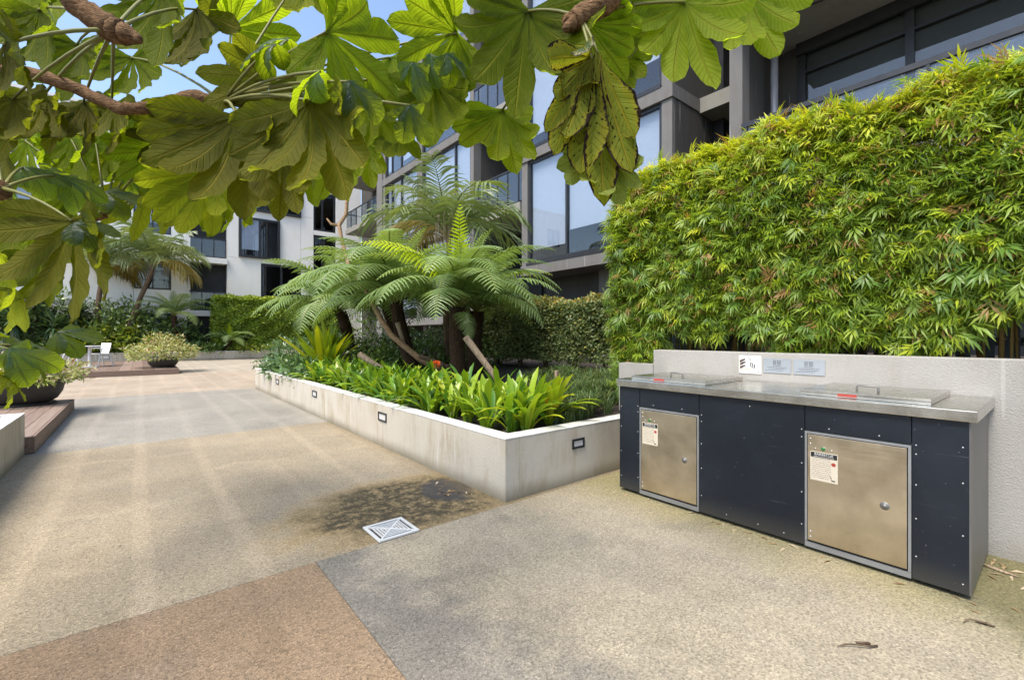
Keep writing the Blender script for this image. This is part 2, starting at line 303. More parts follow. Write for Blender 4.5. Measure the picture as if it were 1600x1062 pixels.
def palmate_mat(name, under, top, tr, dying=False, lit=.5):
    b = NB(name); uv = b.n('ShaderNodeUVMap').outputs[0]; t, s, _ = b.xyz(uv)
    sa = b.math('ABSOLUTE', b.math('MULTIPLY', b.math('SUBTRACT', s, .5), 2.))
    mid = b.math('SUBTRACT', 1., b.ss(sa, .03, .1))
    ph = b.math('FRACT', b.math('SUBTRACT', b.math('MULTIPLY', t, b.math('ADD', 10., b.math('MULTIPLY', b.n('ShaderNodeObjectInfo').outputs['Random'], 6.))), b.math('MULTIPLY', sa, 2.3)))
    lat = b.math('SUBTRACT', 1., b.ss(b.math('ABSOLUTE', b.math('SUBTRACT', ph, .5)), .05, .16)); lat = b.math('MULTIPLY', lat, b.ss(t, .1, .3))
    vein = b.math('MAXIMUM', mid, b.math('MULTIPLY', lat, .45))
    ri = b.n('ShaderNodeObjectInfo').outputs['Random']; c = b.co(); nz = b.noise(c, 9., 4)
    tone = b.ramp(b.math('ADD', b.math('MULTIPLY', ri, .6), b.math('MULTIPLY', nz, .4)), [(.2, .6), (.8, 1.35)])
    cu = b.mix(1., (*under, 1), tone, 'MULTIPLY'); ct = b.mix(1., (*top, 1), tone, 'MULTIPLY')
    cu = b.mix(b.math('MULTIPLY', vein, .75), cu, (under[0] * 1.9 + .04, under[1] * 1.6 + .03, under[2] * 1.4, 1)); ct = b.mix(b.math('MULTIPLY', vein, .4), ct, (.16, .22, .11, 1))
    col = b.mix(b.n('ShaderNodeNewGeometry').outputs['Backfacing'], ct, cu)
    tcol = b.mix(b.math('MULTIPLY', vein, .75), b.mix(1., (*tr, 1), tone, 'MULTIPLY'), (tr[0] * .42, tr[1] * .36, tr[2] * .3, 1))
    fac = lit
    if dying:
        e = b.math('ADD', sa, b.math('MULTIPLY', b.math('SUBTRACT', b.noise(c, 9., 5, .7), .5), 1.1)); dk = b.ss(e, .78, .9)
        sp = b.math('MULTIPLY', b.ss(b.noise(c, 34., 3), .58, .64), b.ss(lat, 0., .1)); dk = b.math('MAXIMUM', dk, b.math('SUBTRACT', sp, mid, clamp=True))
        yl = b.math('MULTIPLY', b.math('MAXIMUM', mid, b.math('MULTIPLY', b.ss(e, .45, .8), .8)), 1.)
        col = b.mix(b.math('MULTIPLY', yl, .7), col, (.30, .26, .02, 1)); tcol = b.mix(b.math('MULTIPLY', yl, .8), tcol, (.65, .50, .03, 1))
        col = b.mix(dk, col, (.03, .018, .012, 1)); tcol = b.mix(dk, tcol, (.015, .01, .006, 1))
    nm = b.bump(b.math('ADD', vein, b.math('MULTIPLY', nz, .5)), .8, .008)
    bf = b.n('ShaderNodeNewGeometry').outputs['Backfacing']; sh = b.pbr(col, b.math('ADD', .38, b.math('MULTIPLY', bf, .3)), 0, b.math('SUBTRACT', .45, b.math('MULTIPLY', bf, .33)), nm)
    return b.out(b.n('ShaderNodeMixShader', {0: fac, 1: sh, 2: b.n('ShaderNodeBsdfTranslucent', {0: tcol, 'Normal': nm}).outputs[0]}).outputs[0])
M['tet'] = palmate_mat('palmate_leaf', (.105, .135, .014), (.025, .07, .04), (.46, .60, .012), lit=.52)
M['tet_olive'] = palmate_mat('palmate_leaf_shaded', (.095, .098, .013), (.022, .055, .038), (.29, .32, .009), lit=.48)  # olive copy of the leaf; canopy shade is in its colours
M['tet_pale'] = palmate_mat('palmate_leaf_pale', (.20, .25, .06), (.10, .16, .06), (.40, .50, .06))
M['tet_dying'] = palmate_mat('palmate_leaf_dying', (.14, .16, .018), (.05, .09, .03), (.42, .46, .02), True)
M['tet_yellow'] = palmate_mat('palmate_leaf_yellow', (.22, .27, .02), (.10, .17, .03), (.62, .70, .02), lit=.55)  # brighter, yellower copy of the palmate leaf
#@@STRUCT
# ------------------------------------------------------------------ the setting
s = MB().add([(-150, -150, -.012), (150, -150, -.012), (150, 150, -.012), (-150, 150, -.012)], [(0, 1, 2, 3)]).build('ground', M['subbase']); tag(s, kind='structure')
pav = MB().box(-11.9, 8.9, -7.9, 32.9, -.4, -.008).build('courtyard_pavement', M['subbase']); tag(pav, kind='structure')
def slab(x0, x1, y0, y1, m, gt=.0015):
    g = .0015; MB().box(x0 + g, x1 - g, y0 + g, y1 - gt, -.006, 0.).build('paving_slab', m, pav)
slab(-6, .75, -8, 2.64, M['c_orange']); slab(.75, 9, -8, 2.64, M['c_grey'], -.0025); slab(-6, 9, 2.64, 6.87, M['c_beige'])
slab(-6, 9, 6.87, 12.45, M['c_blue']); slab(-6, 9, 12.45, 18.6, M['c_pink']); slab(-12, 9, 18.6, 33, M['c_far'])

# low planter (right)
PH = .48
t = empty('garden_planter', (2.12, 2.68, 0)); tag(t, 'long low off-white rendered planter with the ferns and clivias growing in it', 'planter')
for nm, a in (('wall', (2.12, 2.26, 2.68, 12.3)), ('wall', (2.2605, 3.768, 2.68, 2.82)), ('wall', (2.2605, 8.3, 12.16, 12.3))):
    MB().box(*a, -.01, PH - .012).build(nm, M['render'], t, bevel=.004)
MB().box(2.117, 2.263, 2.677, 12.303, PH - .0115, PH).build('coping', M['coping'], t, bevel=.004)
MB().box(2.2635, 3.768, 2.677, 2.823, PH - .0115, PH).build('coping', M['coping'], t, bevel=.004)
MB().box(2.2635, 8.3, 12.157, 12.303, PH - .0115, PH).build('coping', M['coping'], t, bevel=.004)
def soil(name, x0, x1, y0, y1, zf, n=40):
    V = []; 
    for j in range(n + 1):
        for i in range(n + 1):
            x = x0 + (x1 - x0) * i / n; y = y0 + (y1 - y0) * j / n; V.append((x, y, zf(x, y)))
    F = [(j * (n + 1) + i, j * (n + 1) + i + 1, (j + 1) * (n + 1) + i + 1, (j + 1) * (n + 1) + i) for j in range(n) for i in range(n)]
    o = MB().add(V, F).build(name, M['soil'], smooth=True); return tag(o, kind='structure')
def gz(x, y):
    k = min(max((x - 2.26) / 2.6, 0), 1); return .385 + .2 * k * k * (3 - 2 * k) + .018 * math.sin(x * 7.3) * math.sin(y * 6.1) + .012 * math.sin(x * 17 + y * 13)
soil('garden_soil', 2.26, 9.1, 2.82, 12.16, gz, 70)
soil('bamboo_bed_soil', 3.92, 9.1, -4, 2.818, lambda x, y: .98 + .015 * math.sin(x * 9) * math.sin(y * 7))

# wall behind the barbecue
t = tag(MB().box(3.77, 3.92, -4, 2.5, -.01, 1.12).build('rendered_wall', M['roughcast'], bevel=.006), 'pale roughcast retaining wall behind the barbecue bench', 'wall')
MB().box(3.7695, 3.9205, 2.503, 2.9, -.01, .98).build('wall_return', M['roughcast'], t)

# left planter
t = empty('small_planter', (-.95, 6.98, 0)); tag(t, 'pale rendered planter box corner at the left edge beside the timber deck', 'planter')
MB().box(-1.08, -.95, -6, 6.98, -.01, .428).build('wall', M['render'], t, bevel=.004)
MB().box(-3.5, -1.0805, 6.85, 6.98, -.01, .428).build('wall', M['render'], t, bevel=.004)
MB().box(-1.083, -.947, -6, 6.983, .4285, .44).build('coping', M['coping'], t, bevel=.003)
MB().box(-3.5, -1.0835, 6.847, 6.983, .4285, .44).build('coping', M['coping'], t, bevel=.003)
soil('planter_soil', -3.5, -1.08, -6, 6.85, lambda x, y: .36 + .015 * math.sin(x * 9) * math.sin(y * 7), 20)

# far planter wall
FY = 28.6
t = empty('far_planter', (0, FY, 0)); tag(t, 'long low planter wall at the far end of the courtyard, below the white building', 'planter')
MB().box(-14, 8.3, FY, FY + .2, -.01, .44).build('wall', M['render'], t)
MB().box(-14, 8.3, FY - .004, FY + .204, .4405, .455).build('coping', M['coping'], t)
soil('far_garden_soil', -14, 8.3, FY + .2, 31.6, lambda x, y: .4, 20)

# timber decks, every board its own
def deck(name, label, x0, x1, y0, y1, h, bw, along):
    t = empty(name, (x1, y0, 0)); tag(t, label, 'deck')
    MB().box(x0, x1 - .05, y0 + .05, y1 - .05, 0, h - .03).build('joist_frame', M['black'], t)
    bd = None; n = int(((x1 - x0) if along == 'y' else (y1 - y0)) / bw)
    for i in range(n):
        if along == 'y': loc = (x1 - (i + 1) * bw, y0, 0); L = y1 - y0
        else: loc = (x0, y0 + i * bw, 0); L = x1 - x0
        if bd is None:
            m = MB(); m.box(0, bw - .006, 0, L, h - .028, h) if along == 'y' else m.box(0, L, 0, bw - .006, h - .028, h)
            bd = m.build('board', M['deck'], t, local=True); o = bd
        else: o = bd.copy(); COL.objects.link(o)
        o.location = Vector(loc) - Vector(t.location)
    e = .024
    MB().box(x1 + .001, x1 + e, y0, y1, .01, h + .002).build('fascia_board', M['deck'], t)
    MB().box(x0, x1 + e, y0 - e - .001, y0 - .001, .01, h + .002).build('fascia_board', M['deck'], t)
    MB().box(x0, x1 + e, y1 + .001, y1 + e, .01, h + .002).build('fascia_board', M['deck'], t)
    return t
deck('timber_deck', 'brown timber deck platform under the big pot at the left edge', -4.6, -.9, 6.99, 10.69, .18, .138, 'y')
deck('timber_deck', 'timber deck platform in the distance with the white table and chairs', -7.2, .96, 18.66, 25.9, .17, .3, 'y')

# drain grate
t = empty('drain_grate', (1.25, 2.767, 0)); tag(t, 'square white drain grate set in the paving by the dark stain', 'drain grate')
gx0, gx1, gy0, gy1 = 1.115, 1.385, 2.634, 2.9
MB().box(gx0, gx1, gy0, gy1, .001, .0035).build('pit_shade', M['black'], t)  # black sheet paints the shade of the pit under the slats
m = MB(); e = .02
m.box(gx0, gx1, gy0, gy0 + e, .002, .014); m.box(gx0, gx1, gy1 - e, gy1, .002, .014); m.box(gx0, gx0 + e, gy0 + e, gy1 - e, .002, .0139); m.box(gx1 - e, gx1, gy0 + e, gy1 - e, .002, .0139)
m.build('frame', M['white'], t, bevel=.002)
cx, cy = (gx0 + gx1) / 2, (gy0 + gy1) / 2; hw = (gx1 - gx0) / 2 - e
m = MB()
for a in (45, 135):
    ca, sa = math.cos(R(a)), math.sin(R(a)); l = hw * 1.38; w_ = .006
    q = [(cx + ca * l * sx - sa * w_ * sy, cy + sa * l * sx + ca * w_ * sy) for sx, sy in ((-1, -1), (1, -1), (1, 1), (-1, 1))]
    m.hexa([(x, y, .0042) for x, y in q] + [(x, y, .0136 - a * 1e-6) for x, y in q])
m.build('cross_bar', M['white'], t)
for k in range(1, 6):
    r0 = hw * (1 - k / 6.0); bw = .0042
    for q in range(4):
        m = MB()
        p = [(-r0, -r0), (r0, -r0), (r0 - bw * 2, -r0 + bw * 2), (-r0 + bw * 2, -r0 + bw * 2)]
        c_, s_ = [(1, 0), (0, 1), (-1, 0), (0, -1)][q]
        p = [(cx + c_ * x - s_ * y, cy + s_ * x + c_ * y) for x, y in p]
        m.hexa([(x, y, .004) for x, y in p] + [(x, y, .0125) for x, y in p]).build('slat', M['white'], t)

# recessed wall lights
def wall_light(c, axis, w_, h_, label):
    t = empty('wall_light', c); tag(t, label, 'wall light', 'recessed planter wall lights')
    def bx(m, a0, a1, z0, z1, p0, p1):
        return m.box(c[0] - p1, c[0] - p0, c[1] + a0, c[1] + a1, c[2] + z0, c[2] + z1) if axis == 'x' else m.box(c[0] + a0, c[0] + a1, c[1] - p1, c[1] - p0, c[2] + z0, c[2] + z1)
    m = MB(); e = .018
    bx(m, -w_, w_, h_ - e, h_, -.01, .012); bx(m, -w_, w_, -h_, -h_ + e, -.01, .012); bx(m, -w_, -w_ + e, -h_ + e, h_ - e, -.01, .0119); bx(m, w_ - e, w_, -h_ + e, h_ - e, -.01, .0119)
    m.build('frame', M['charcoal'], t, bevel=.002)
    bx(MB(), -w_ + e, w_ - e, -h_ + e, h_ - e, -.01, .004).build('lens', M['lens'], t)
p = onY(903, 692, 2.68); wall_light((p.x, 2.68, p.z), 'y', .075, .042, 'black framed light in the short planter wall next to the barbecue')
for u, v, lb in ((598, 651, 'black framed light nearest the corner on the long planter wall'), (492, 615, 'middle light on the long planter wall'), (434, 596, 'small far light on the long planter wall below the ground cover')):
    p = onX(u, v, 2.12); wall_light((2.12, p.y, p.z), 'x', .11, .05, lb)
for u, v, lb in ((162, 556.5, 'light in the far planter wall just right of the white chairs'), (297, 554, 'light in the far planter wall right of the variegated pot')):
    p = onY(u, v, FY); wall_light((p.x, FY, .26), 'y', .2, .09, lb)

# ------------------------------------------------------------------ dark apartment building (right)
def window(parent, plane, c, a0, a1, z0, z1, mull=(), inner='blind', gap=.28, fr=.06, dep=.08, transom=None):
    """window in plane axis 'x' (faces -X at x=c) or 'y' (faces -Y at y=c); a0<a1 along the facade"""
    def bx(m, a0, a1, z0, z1, d0, d1):
        return m.box(c + d0, c + d1, a0, a1, z0, z1) if plane == 'x' else m.box(a0, a1, c + d0, c + d1, z0, z1)
    m = MB()
    bx(m, a0, a1, z0, z0 + fr, -.02, dep); bx(m, a0, a1, z1 - fr, z1, -.02, dep)
    bx(m, a0, a0 + fr, z0 + fr, z1 - fr, -.0195, dep); bx(m, a1 - fr, a1, z0 + fr, z1 - fr, -.0195, dep)
    for q in mull: bx(m, q - fr * .45, q + fr * .45, z0 + fr, z1 - fr, -.015, dep)
    if transom: bx(m, a0 + fr, a1 - fr, transom - .025, transom + .025, -.013, dep - .01)
    w_ = m.build('window', M['charcoal'], parent)
    ed = [a0 + fr] + [q for q in mull] + [a1 - fr]
    for i in range(len(ed) - 1):
        l = ed[i] + (fr * .45 if i else 0); r = ed[i + 1] - (fr * .45 if i < len(ed) - 2 else 0)
        bx(MB(), l, r, z0 + fr, z1 - fr, .02, .026).build('pane', M['glass'], w_)
        g = gap if not hasattr(gap, '__len__') else gap[i]
        k = inner if isinstance(inner, str) else inner[i]
        if k in ('blind', 'blind_dark', 'curtain') and g < z1 - z0 - .2: bx(MB(), l, r, z0 + fr + g, z1 - fr, .09, .10).build('roller_blind', M[k], w_)
    bx(MB(), a0, a1, z0, z1, .5, .52).build('room_back', M['interior'], w_)
    return w_
XF = 8.35
bd = empty('dark_apartment_building', (XF, 5.1, 0)); tag(bd, 'dark grey concrete apartment building with big windows and recessed balconies', 'building')
def part(nm, m, *a): return MB().box(*a).build(nm, M[m], bd)
BY0, BY1 = 5.1, 9.8
LV = [3.2, 6.37, 9.54]
# bay with the big blind-covered windows
for i, z in enumerate(LV):
    zt = LV[i + 1] - .27 if i < 2 else 12.5
    part('band', 'conc', XF - .04, XF + 1.66, BY0 - .03, BY1 + .01, z - .27, z)
    part('pilaster', 'conc', XF, XF + .5, BY0, BY0 + .24, z, zt); part('pilaster', 'conc', XF, XF + .5, BY1 - .24, BY1, z, zt)
    part('side_wall', 'conc_dark', XF + .09, XF + 1.62, BY0 - .012, BY0 - .002, z, zt - .02)  # dark facing paints the shade on this side of the bay
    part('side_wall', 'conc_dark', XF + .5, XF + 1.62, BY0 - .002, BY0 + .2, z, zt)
    part('sill', 'charcoal', XF - .05, XF + .04, BY0 + .24, BY1 - .24, z + .0005, z + .07)
    window(bd, 'x', XF + .06, BY0 + .245, BY1 - .245, z + .072, zt, (8.11,), 'blind', (.62, .3), .075)
part('band', 'conc', XF - .04, XF + 1.66, BY0 - .03, BY1 + .01, 12.5, 12.8)
# ground floor set back under the bay
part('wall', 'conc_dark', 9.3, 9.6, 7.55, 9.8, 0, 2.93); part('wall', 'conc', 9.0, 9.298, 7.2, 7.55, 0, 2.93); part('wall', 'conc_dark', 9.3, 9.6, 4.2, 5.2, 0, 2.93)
window(bd, 'x', 9.2, 5.22, 7.18, .9, 2.75, (6.2,), 'curtain', .0, .1)
part('lintel', 'conc_dark', 9.05, 9.6, 5.2, 7.198, 2.752, 2.93)
# narrow balcony recess and fin
BW = 9.97
part('wall', 'conc_dark', BW + .7, BW + 1., 3.2, 5.3, 0, 13)
part('recess_wall', 'charcoal', BW + .02, BW + .68, 4.85, 5.09, 3.2, 12.6)
for z in (3.2, 6.4, 9.6):
    part('balcony_slab', 'soffit', XF + 1.05, BW + .69, 3.95, 5.085, z - .32, z)
part('fin', 'conc', XF, XF + .28, 3.71, 3.94, 0, 13); part('fin', 'conc_dark', XF + .281, BW + .69, 3.71, 3.94, 0, 13)  # lighter front, flank darkened in colour for its shade
# right recess: balcony, dark screens, soffit, downpipe
part('wall', 'conc_dark', BW, BW + .3, 3.3, 3.705, 0, 13)
SZ = 6.9
part('soffit', 'soffit', XF - .35, BW + .6, -7, 3.708, SZ, SZ + .3)
part('balcony_slab', 'soffit', XF - .1, BW + .6, -7, 3.70, 3.55, 3.9)
window(bd, 'x', BW - .02, .2, 3.36, 3.95, SZ - .005, (1.69,), 'blind_dark', .05, .13, .1, SZ - .55)
window(bd, 'x', BW - .02, -3.0, .195, 3.95, SZ - .005, (-1.4,), 'blind_dark', .05, .13, .1, SZ - .55)
part('beam', 'charcoal', BW - .12, BW - .04, -7, 3.36, SZ - .22, SZ - .004)
m = MB(); m.tube([(XF + .9, 3.52, 3.9), (XF + .9, 3.52, SZ)], .065, 12); m.build('downpipe', M['pipe'], bd, smooth=True)
rl = MB().box(XF - .07, XF - .01, -7, 3.702, 4.94, 5.02).build('balcony_rail', M['charcoal'], bd)
MB().box(XF - .05, XF - .035, -7, 3.70, 3.92, 4.90).build('glass_panel', M['glass'], rl)
for y in np.arange(-6, 3.7, 1.2): MB().box(XF - .065, XF - .015, y, y + .04, 3.9, 4.939).build('post', M['charcoal'], rl)
m = MB(); pp = [(XF + .25 + .25 * i / 8 + .04 * math.sin(i), 3.45 - .10 * i - .03 * math.sin(i * 1.7), SZ - .012) for i in range(9)]
m.tube(pp, .012, 6).build('cable', M['black'], bd)
# left, split-level part
LW = [1.95, 5.05, 8.15, 11.25]
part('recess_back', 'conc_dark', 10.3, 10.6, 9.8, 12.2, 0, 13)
window(bd, 'x', 10.2, 9.85, 12.15, 5.1, 7.6, (11.0,), 'curtain', 1.9, .08)
window(bd, 'x', 10.2, 9.85, 12.15, 2.0, 4.5, (11.0,), 'curtain', 1.9, .08)
for z in LW[:3]:
    part('balcony_slab', 'soffit', XF - .05, 10.29, 9.83, 12.19, z - .25, z)
    m = MB(); m.box(XF, XF + .05, 9.83, 12.19, z + 1.0, z + 1.05)
    for y in np.arange(9.95, 12.2, .5): m.box(XF + .005, XF + .045, y, y + .03, z + .001, z + .999)
    rr = m.build('balustrade', M['charcoal'], bd); MB().box(XF + .018, XF + .03, 9.83, 12.19, z + .06, z + .98).build('glass_panel', M['glass'], rr)
for y0, y1, mu in ((12.2, 15.9, (13.4,)), (15.905, 19.3, (17.6, 18.5))):
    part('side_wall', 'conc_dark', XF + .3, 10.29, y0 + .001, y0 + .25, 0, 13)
    for i, z in enumerate(LW):
        zt = LW[i + 1] - .27 if i < 3 else 12.9
        part('band', 'conc', XF - .04, XF + .6, y0, y1 - .004, z - .27, z)
        if zt - z < .5: continue
        part('pilaster', 'conc', XF, XF + .29, y0 + .002, y0 + .2, z, zt); part('pilaster', 'conc', XF, XF + .29, y1 - .2, y1 - .006, z, zt)
        window(bd, 'x', XF + .06, y0 + .205, y1 - .205, z + .03, zt, mu, 'blind', [.3, .9, .2][:len(mu) + 1], .07)
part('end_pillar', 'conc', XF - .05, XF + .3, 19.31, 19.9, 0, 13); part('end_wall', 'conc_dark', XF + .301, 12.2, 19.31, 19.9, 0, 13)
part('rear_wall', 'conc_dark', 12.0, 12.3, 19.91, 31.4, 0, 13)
for z in (4.95, 8.05, 11.15):
    sb = part('balcony_slab', 'soffit', 10.2, 11.99, 20.5, 29.5, z - .28, z)
    m = MB(); m.box(10.24, 10.29, 20.5, 29.45, z + 1.02, z + 1.08); m.box(10.24, 11.9, 29.42, 29.47, z + 1.0, z + 1.06)
    for y in np.arange(20.5, 29.4, .9): m.box(10.245, 10.285, y, y + .06, z + .001, z + 1.019)
    rr = m.build('balustrade', M['charcoal'], bd); MB().box(10.26, 10.27, 20.5, 29.4, z + .08, z + 1.0).build('glass_panel', M['glass'], rr)
    window(bd, 'x', 11.9, 22, 28, z + .02, z + 2.4, (24, 26), 'interior', .3, .08)
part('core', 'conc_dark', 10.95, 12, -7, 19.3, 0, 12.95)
part('roof', 'conc', XF + .1, 12.2, 3.7, 19.9, 12.951, 13.1)

# ------------------------------------------------------------------ white apartment building (far)
WY = 31.5
wb = empty('white_apartment_building', (6, WY, 0)); tag(wb, 'white panelled apartment building across the far end of the courtyard', 'building')
def q(u0, u1, v0, v1):
    a = onY(u0, v1, WY); c = onY(u1, v0, WY); return a.x, c.x, a.z, c.z
def rect(u0, u1, v0, v1):
    uc = (u0 + u1) / 2; return onY(u0, (v0 + v1) / 2, WY).x, onY(u1, (v0 + v1) / 2, WY).x, onY(uc, v1, WY).z, onY(uc, v0, WY).z
MB().box(-16, 12, WY + .6, WY + 9, 0, 12.6).build('core', M['interior'], wb)
H = 13.0
holes = []
W1 = rect(392, 470, 272, 335); W2 = rect(373, 437, 342, 404); W3 = rect(408, 471, 414, 466)
D1 = rect(490, 525, 302, 362); D2 = rect(490, 525, 369, 430); D3 = rect(490, 525, 220, 292)
Bx0, Bx1 = onY(292, 400, WY).x, onY(355, 400, WY).x
ZS = [2.72, 5.8, 8.9]
cols = [(-16, Bx0, []), (Bx0, Bx1, 'balc'), (Bx1, D1[0], [W1, W2, W3]), (D1[0], D1[1], [D1, D2, D3]), (D1[1], 12, [])]
# white cladding panels around the openings, each panel a piece
def panel(x0, x1, z0, z1):
    if x1 - x0 > .03 and z1 - z0 > .03: MB().box(x0 + .008, x1 - .008, WY, WY + .5, z0 + .006, z1 - .006).build('panel', M['whitewall'], wb)
def fill(x0, x1, z0, z1, hs):
    hs = [h for h in hs if h[0] < x1 - .01 and h[1] > x0 + .01 and h[2] < z1 - .01 and h[3] > z0 + .01]
    if not hs: panel(x0, x1, z0, z1); return
    h = hs[0]; a, b_, c, d = max(h[0], x0), min(h[1], x1), max(h[2], z0), min(h[3], z1)
    fill(x0, a, z0, z1, hs[1:]); fill(b_, x1, z0, z1, hs[1:]); fill(a, b_, z0, c, hs[1:]); fill(a, b_, d, z1, hs[1:])
zb = [0, 2.9, 5.95, 9.0, H]
for i in range(4):
    for x0, x1 in ((-16, -11), (-11, -6), (-6, -1.5), (-1.5, Bx0)):
        fill(x0, x1, zb[i], zb[i + 1], [(x0 + 1.2, x0 + 2.8, zb[i] + .9, zb[i] + 2.5)])
        window(wb, 'y', WY + .05, x0 + 1.2, x0 + 2.8, zb[i] + .9, zb[i] + 2.5, (x0 + 2.,), 'blind', .5, .08)
    fill(Bx1, D1[0], zb[i], zb[i + 1], [W1, W2, W3]); fill(D1[0], D1[1], zb[i], zb[i + 1], [D1, D2, D3]); fill(D1[1], 12, zb[i], zb[i + 1], [])
for Wn, mu, inn in ((W1, (.52,), ('blind', 'blind')), (W2, (.5,), ('blind', 'interior')), (W3, (.5,), ('interior', 'interior')), (D1, (.4,), ('interior', 'interior')), (D2, (.4,), ('interior', 'interior')), (D3, (.4,), ('interior', 'interior'))):
    window(wb, 'y', WY - (.12 if Wn in (W1, W2) else -.1), Wn[0] + .004, Wn[1] - .004, Wn[2] + .004, Wn[3] - .004, [Wn[0] + (Wn[1] - Wn[0]) * k for k in mu], inn, .35, .13, .14)
for i, z in enumerate(ZS):
    MB().box(Bx0 - .05, Bx1, WY - .12, WY + 2.4, z - .32, z).build('balcony_slab', M['whitewall'], wb)
    m = MB(); m.box(Bx0 + .1, Bx1 - .03, WY, WY + .06, z + 1.05, z + 1.12)
    for x in np.linspace(Bx0 + .1, Bx1 - .1, 4): m.box(x, x + .05, WY + .005, WY + .055, z + .001, z + 1.049)
    rr = m.build('balustrade', M['charcoal'], wb); MB().box(Bx0 + .12, Bx1 - .05, WY + .02, WY + .03, z + .08, z + 1.04).build('glass_panel', M['glass'], rr)
    zt = (ZS + [12.2])[i + 1] - .33
    window(wb, 'y', WY + 1.1, Bx0 + .35, Bx1 - .05, z + .02, zt - .25, (Bx0 + 1.15, Bx0 + 2.0), ('curtain', 'interior', 'curtain'), .1, .09)
    MB().box(Bx0, Bx1, WY + 1.25, WY + 1.5, zt - .25, zt).build('lintel', M['charcoal'], wb)
    MB().box(Bx0, Bx0 + .16, WY + .002, WY + .55, z + .001, zt).build('blade_wall', M['whitewall'], wb)
MB().box(Bx0, Bx1, WY + .3, WY + .5, 0, 2.39).build('dark_undercroft', M['interior'], wb)
panel(Bx0, Bx1, 11.9, H)
MB().box(-16, 12, WY - .05, WY + 9, H, H + .15).build('roof_edge', M['whitewall'], wb)
#@@PROPS
# ------------------------------------------------------------------ barbecue bench
X0 = 3.03; YL, YR = 2.32, .30
bq = empty('barbecue_bench', (X0, 1.31, 0)); tag(bq, 'navy barbecue bench with stainless top and two steel doors', 'barbecue')
D1y = (1.643, 2.13); D2y = (.509, .986); DZ = (.052, .695)
MB().box(X0 + .03, 3.74, YR + .012, YL - .012, .03, .84).build('carcass', M['steel_dark'], bq)
MB().box(X0 + .06, 3.70, YR + .05, YL - .05, 0, .03).build('plinth', M['black'], bq)
for y0, y1, z0, z1 in ((D1y[1] + .002, YL, .024, .843), (D2y[1] + .002, D1y[0] - .002, .024, .843), (YR, D2y[0] - .002, .024, .843), (D1y[0], D1y[1], DZ[1] + .006, .8425), (D2y[0], D2y[1], DZ[1] + .006, .8425)):
    MB().box(X0, X0 + .028, y0 + .001, y1 - .001, z0, z1).build('panel', M['navy'], bq, bevel=.0015)
MB().box(X0 + .004, 3.745, YR - .006, YR + .010, .024, .842).build('side_panel', M['steel_side'], bq)
MB().box(X0 + .004, 3.745, YL - .010, YL + .006, .024, .842).build('side_panel', M['navy'], bq)
tp = MB().box(X0 - .022, 3.765, YR - .03, YL + .022, .846, .90).build('bench_top', M['steel'], bq, bevel=.004)
for u_ in (YR - .028, YL + .016): MB().box(X0 - .02, 3.762, u_, u_ + .005, .9005, .904).build('drip_lip', M['steel'], tp)
def ball(m, c, r, ax=(-1, 0, 0), fl=.6):
    a = Vector(ax).normalized(); x = a.orthogonal().normalized(); y = a.cross(x); vs = []; n = 10
    for k, (rr, h) in enumerate(((1, 0), (.85, .5), (.45, .9), (.0, 1.))):
        vs += [Vector(c) + (x * math.cos(2 * PI * j / n) + y * math.sin(2 * PI * j / n)) * r * rr + a * r * fl * h for j in range(n)]
    m.add(vs, [(i * n + j, i * n + (j + 1) % n, (i + 1) * n + (j + 1) % n, (i + 1) * n + j) for i in range(3) for j in range(n)])
FONT_CACHE = {}
def text(nm, s_, size, mat, parent, org, xd, yd, ext=.0004, align='CENTER'):
    cu = bpy.data.curves.new(nm, 'FONT'); cu.body = s_; cu.size = size; cu.align_x = align; cu.extrude = ext
    o = bpy.data.objects.new(nm + '_tmp', cu); COL.objects.link(o)
    dg = bpy.context.evaluated_depsgraph_get(); me = bpy.data.meshes.new_from_object(o.evaluated_get(dg)); bpy.data.objects.remove(o); bpy.data.curves.remove(cu)
    xd = Vector(xd); yd = Vector(yd); zd = xd.cross(yd)
    me.transform(Matrix((( xd.x, yd.x, zd.x, org[0]), (xd.y, yd.y, zd.y, org[1]), (xd.z, yd.z, zd.z, org[2]), (0, 0, 0, 1))))
    me.materials.clear(); me.materials.append(mat); me.name = nm
    return obj(nm, me, parent)
b = NB('printed_notice'); c = b.co('Generated'); gx, gy, gzz = b.xyz(c)
row = b.math('FRACT', b.math('MULTIPLY', gzz, 15.)); wd = b.noise(b.scale(c, (1., 55., 15.)), 1., 1)
ink = b.math('MULTIPLY', b.math('MULTIPLY', b.ss(row, .30, .42), b.math('SUBTRACT', 1., b.ss(row, .68, .8))), b.ss(wd, .42, .5))
ink = b.math('MULTIPLY', ink, b.math('MULTIPLY', b.ss(gzz, .06, .09), b.math('SUBTRACT', 1., b.ss(gzz, .80, .82))))
ink = b.math('MULTIPLY', ink, b.math('MULTIPLY', b.ss(gy, .22, .26), b.math('SUBTRACT', 1., b.ss(gy, .93, .96))))
M['notice'] = b.out(b.pbr(b.mix(b.math('MULTIPLY', ink, .75), (.56, .50, .40), (.12, .09, .07)), .5))
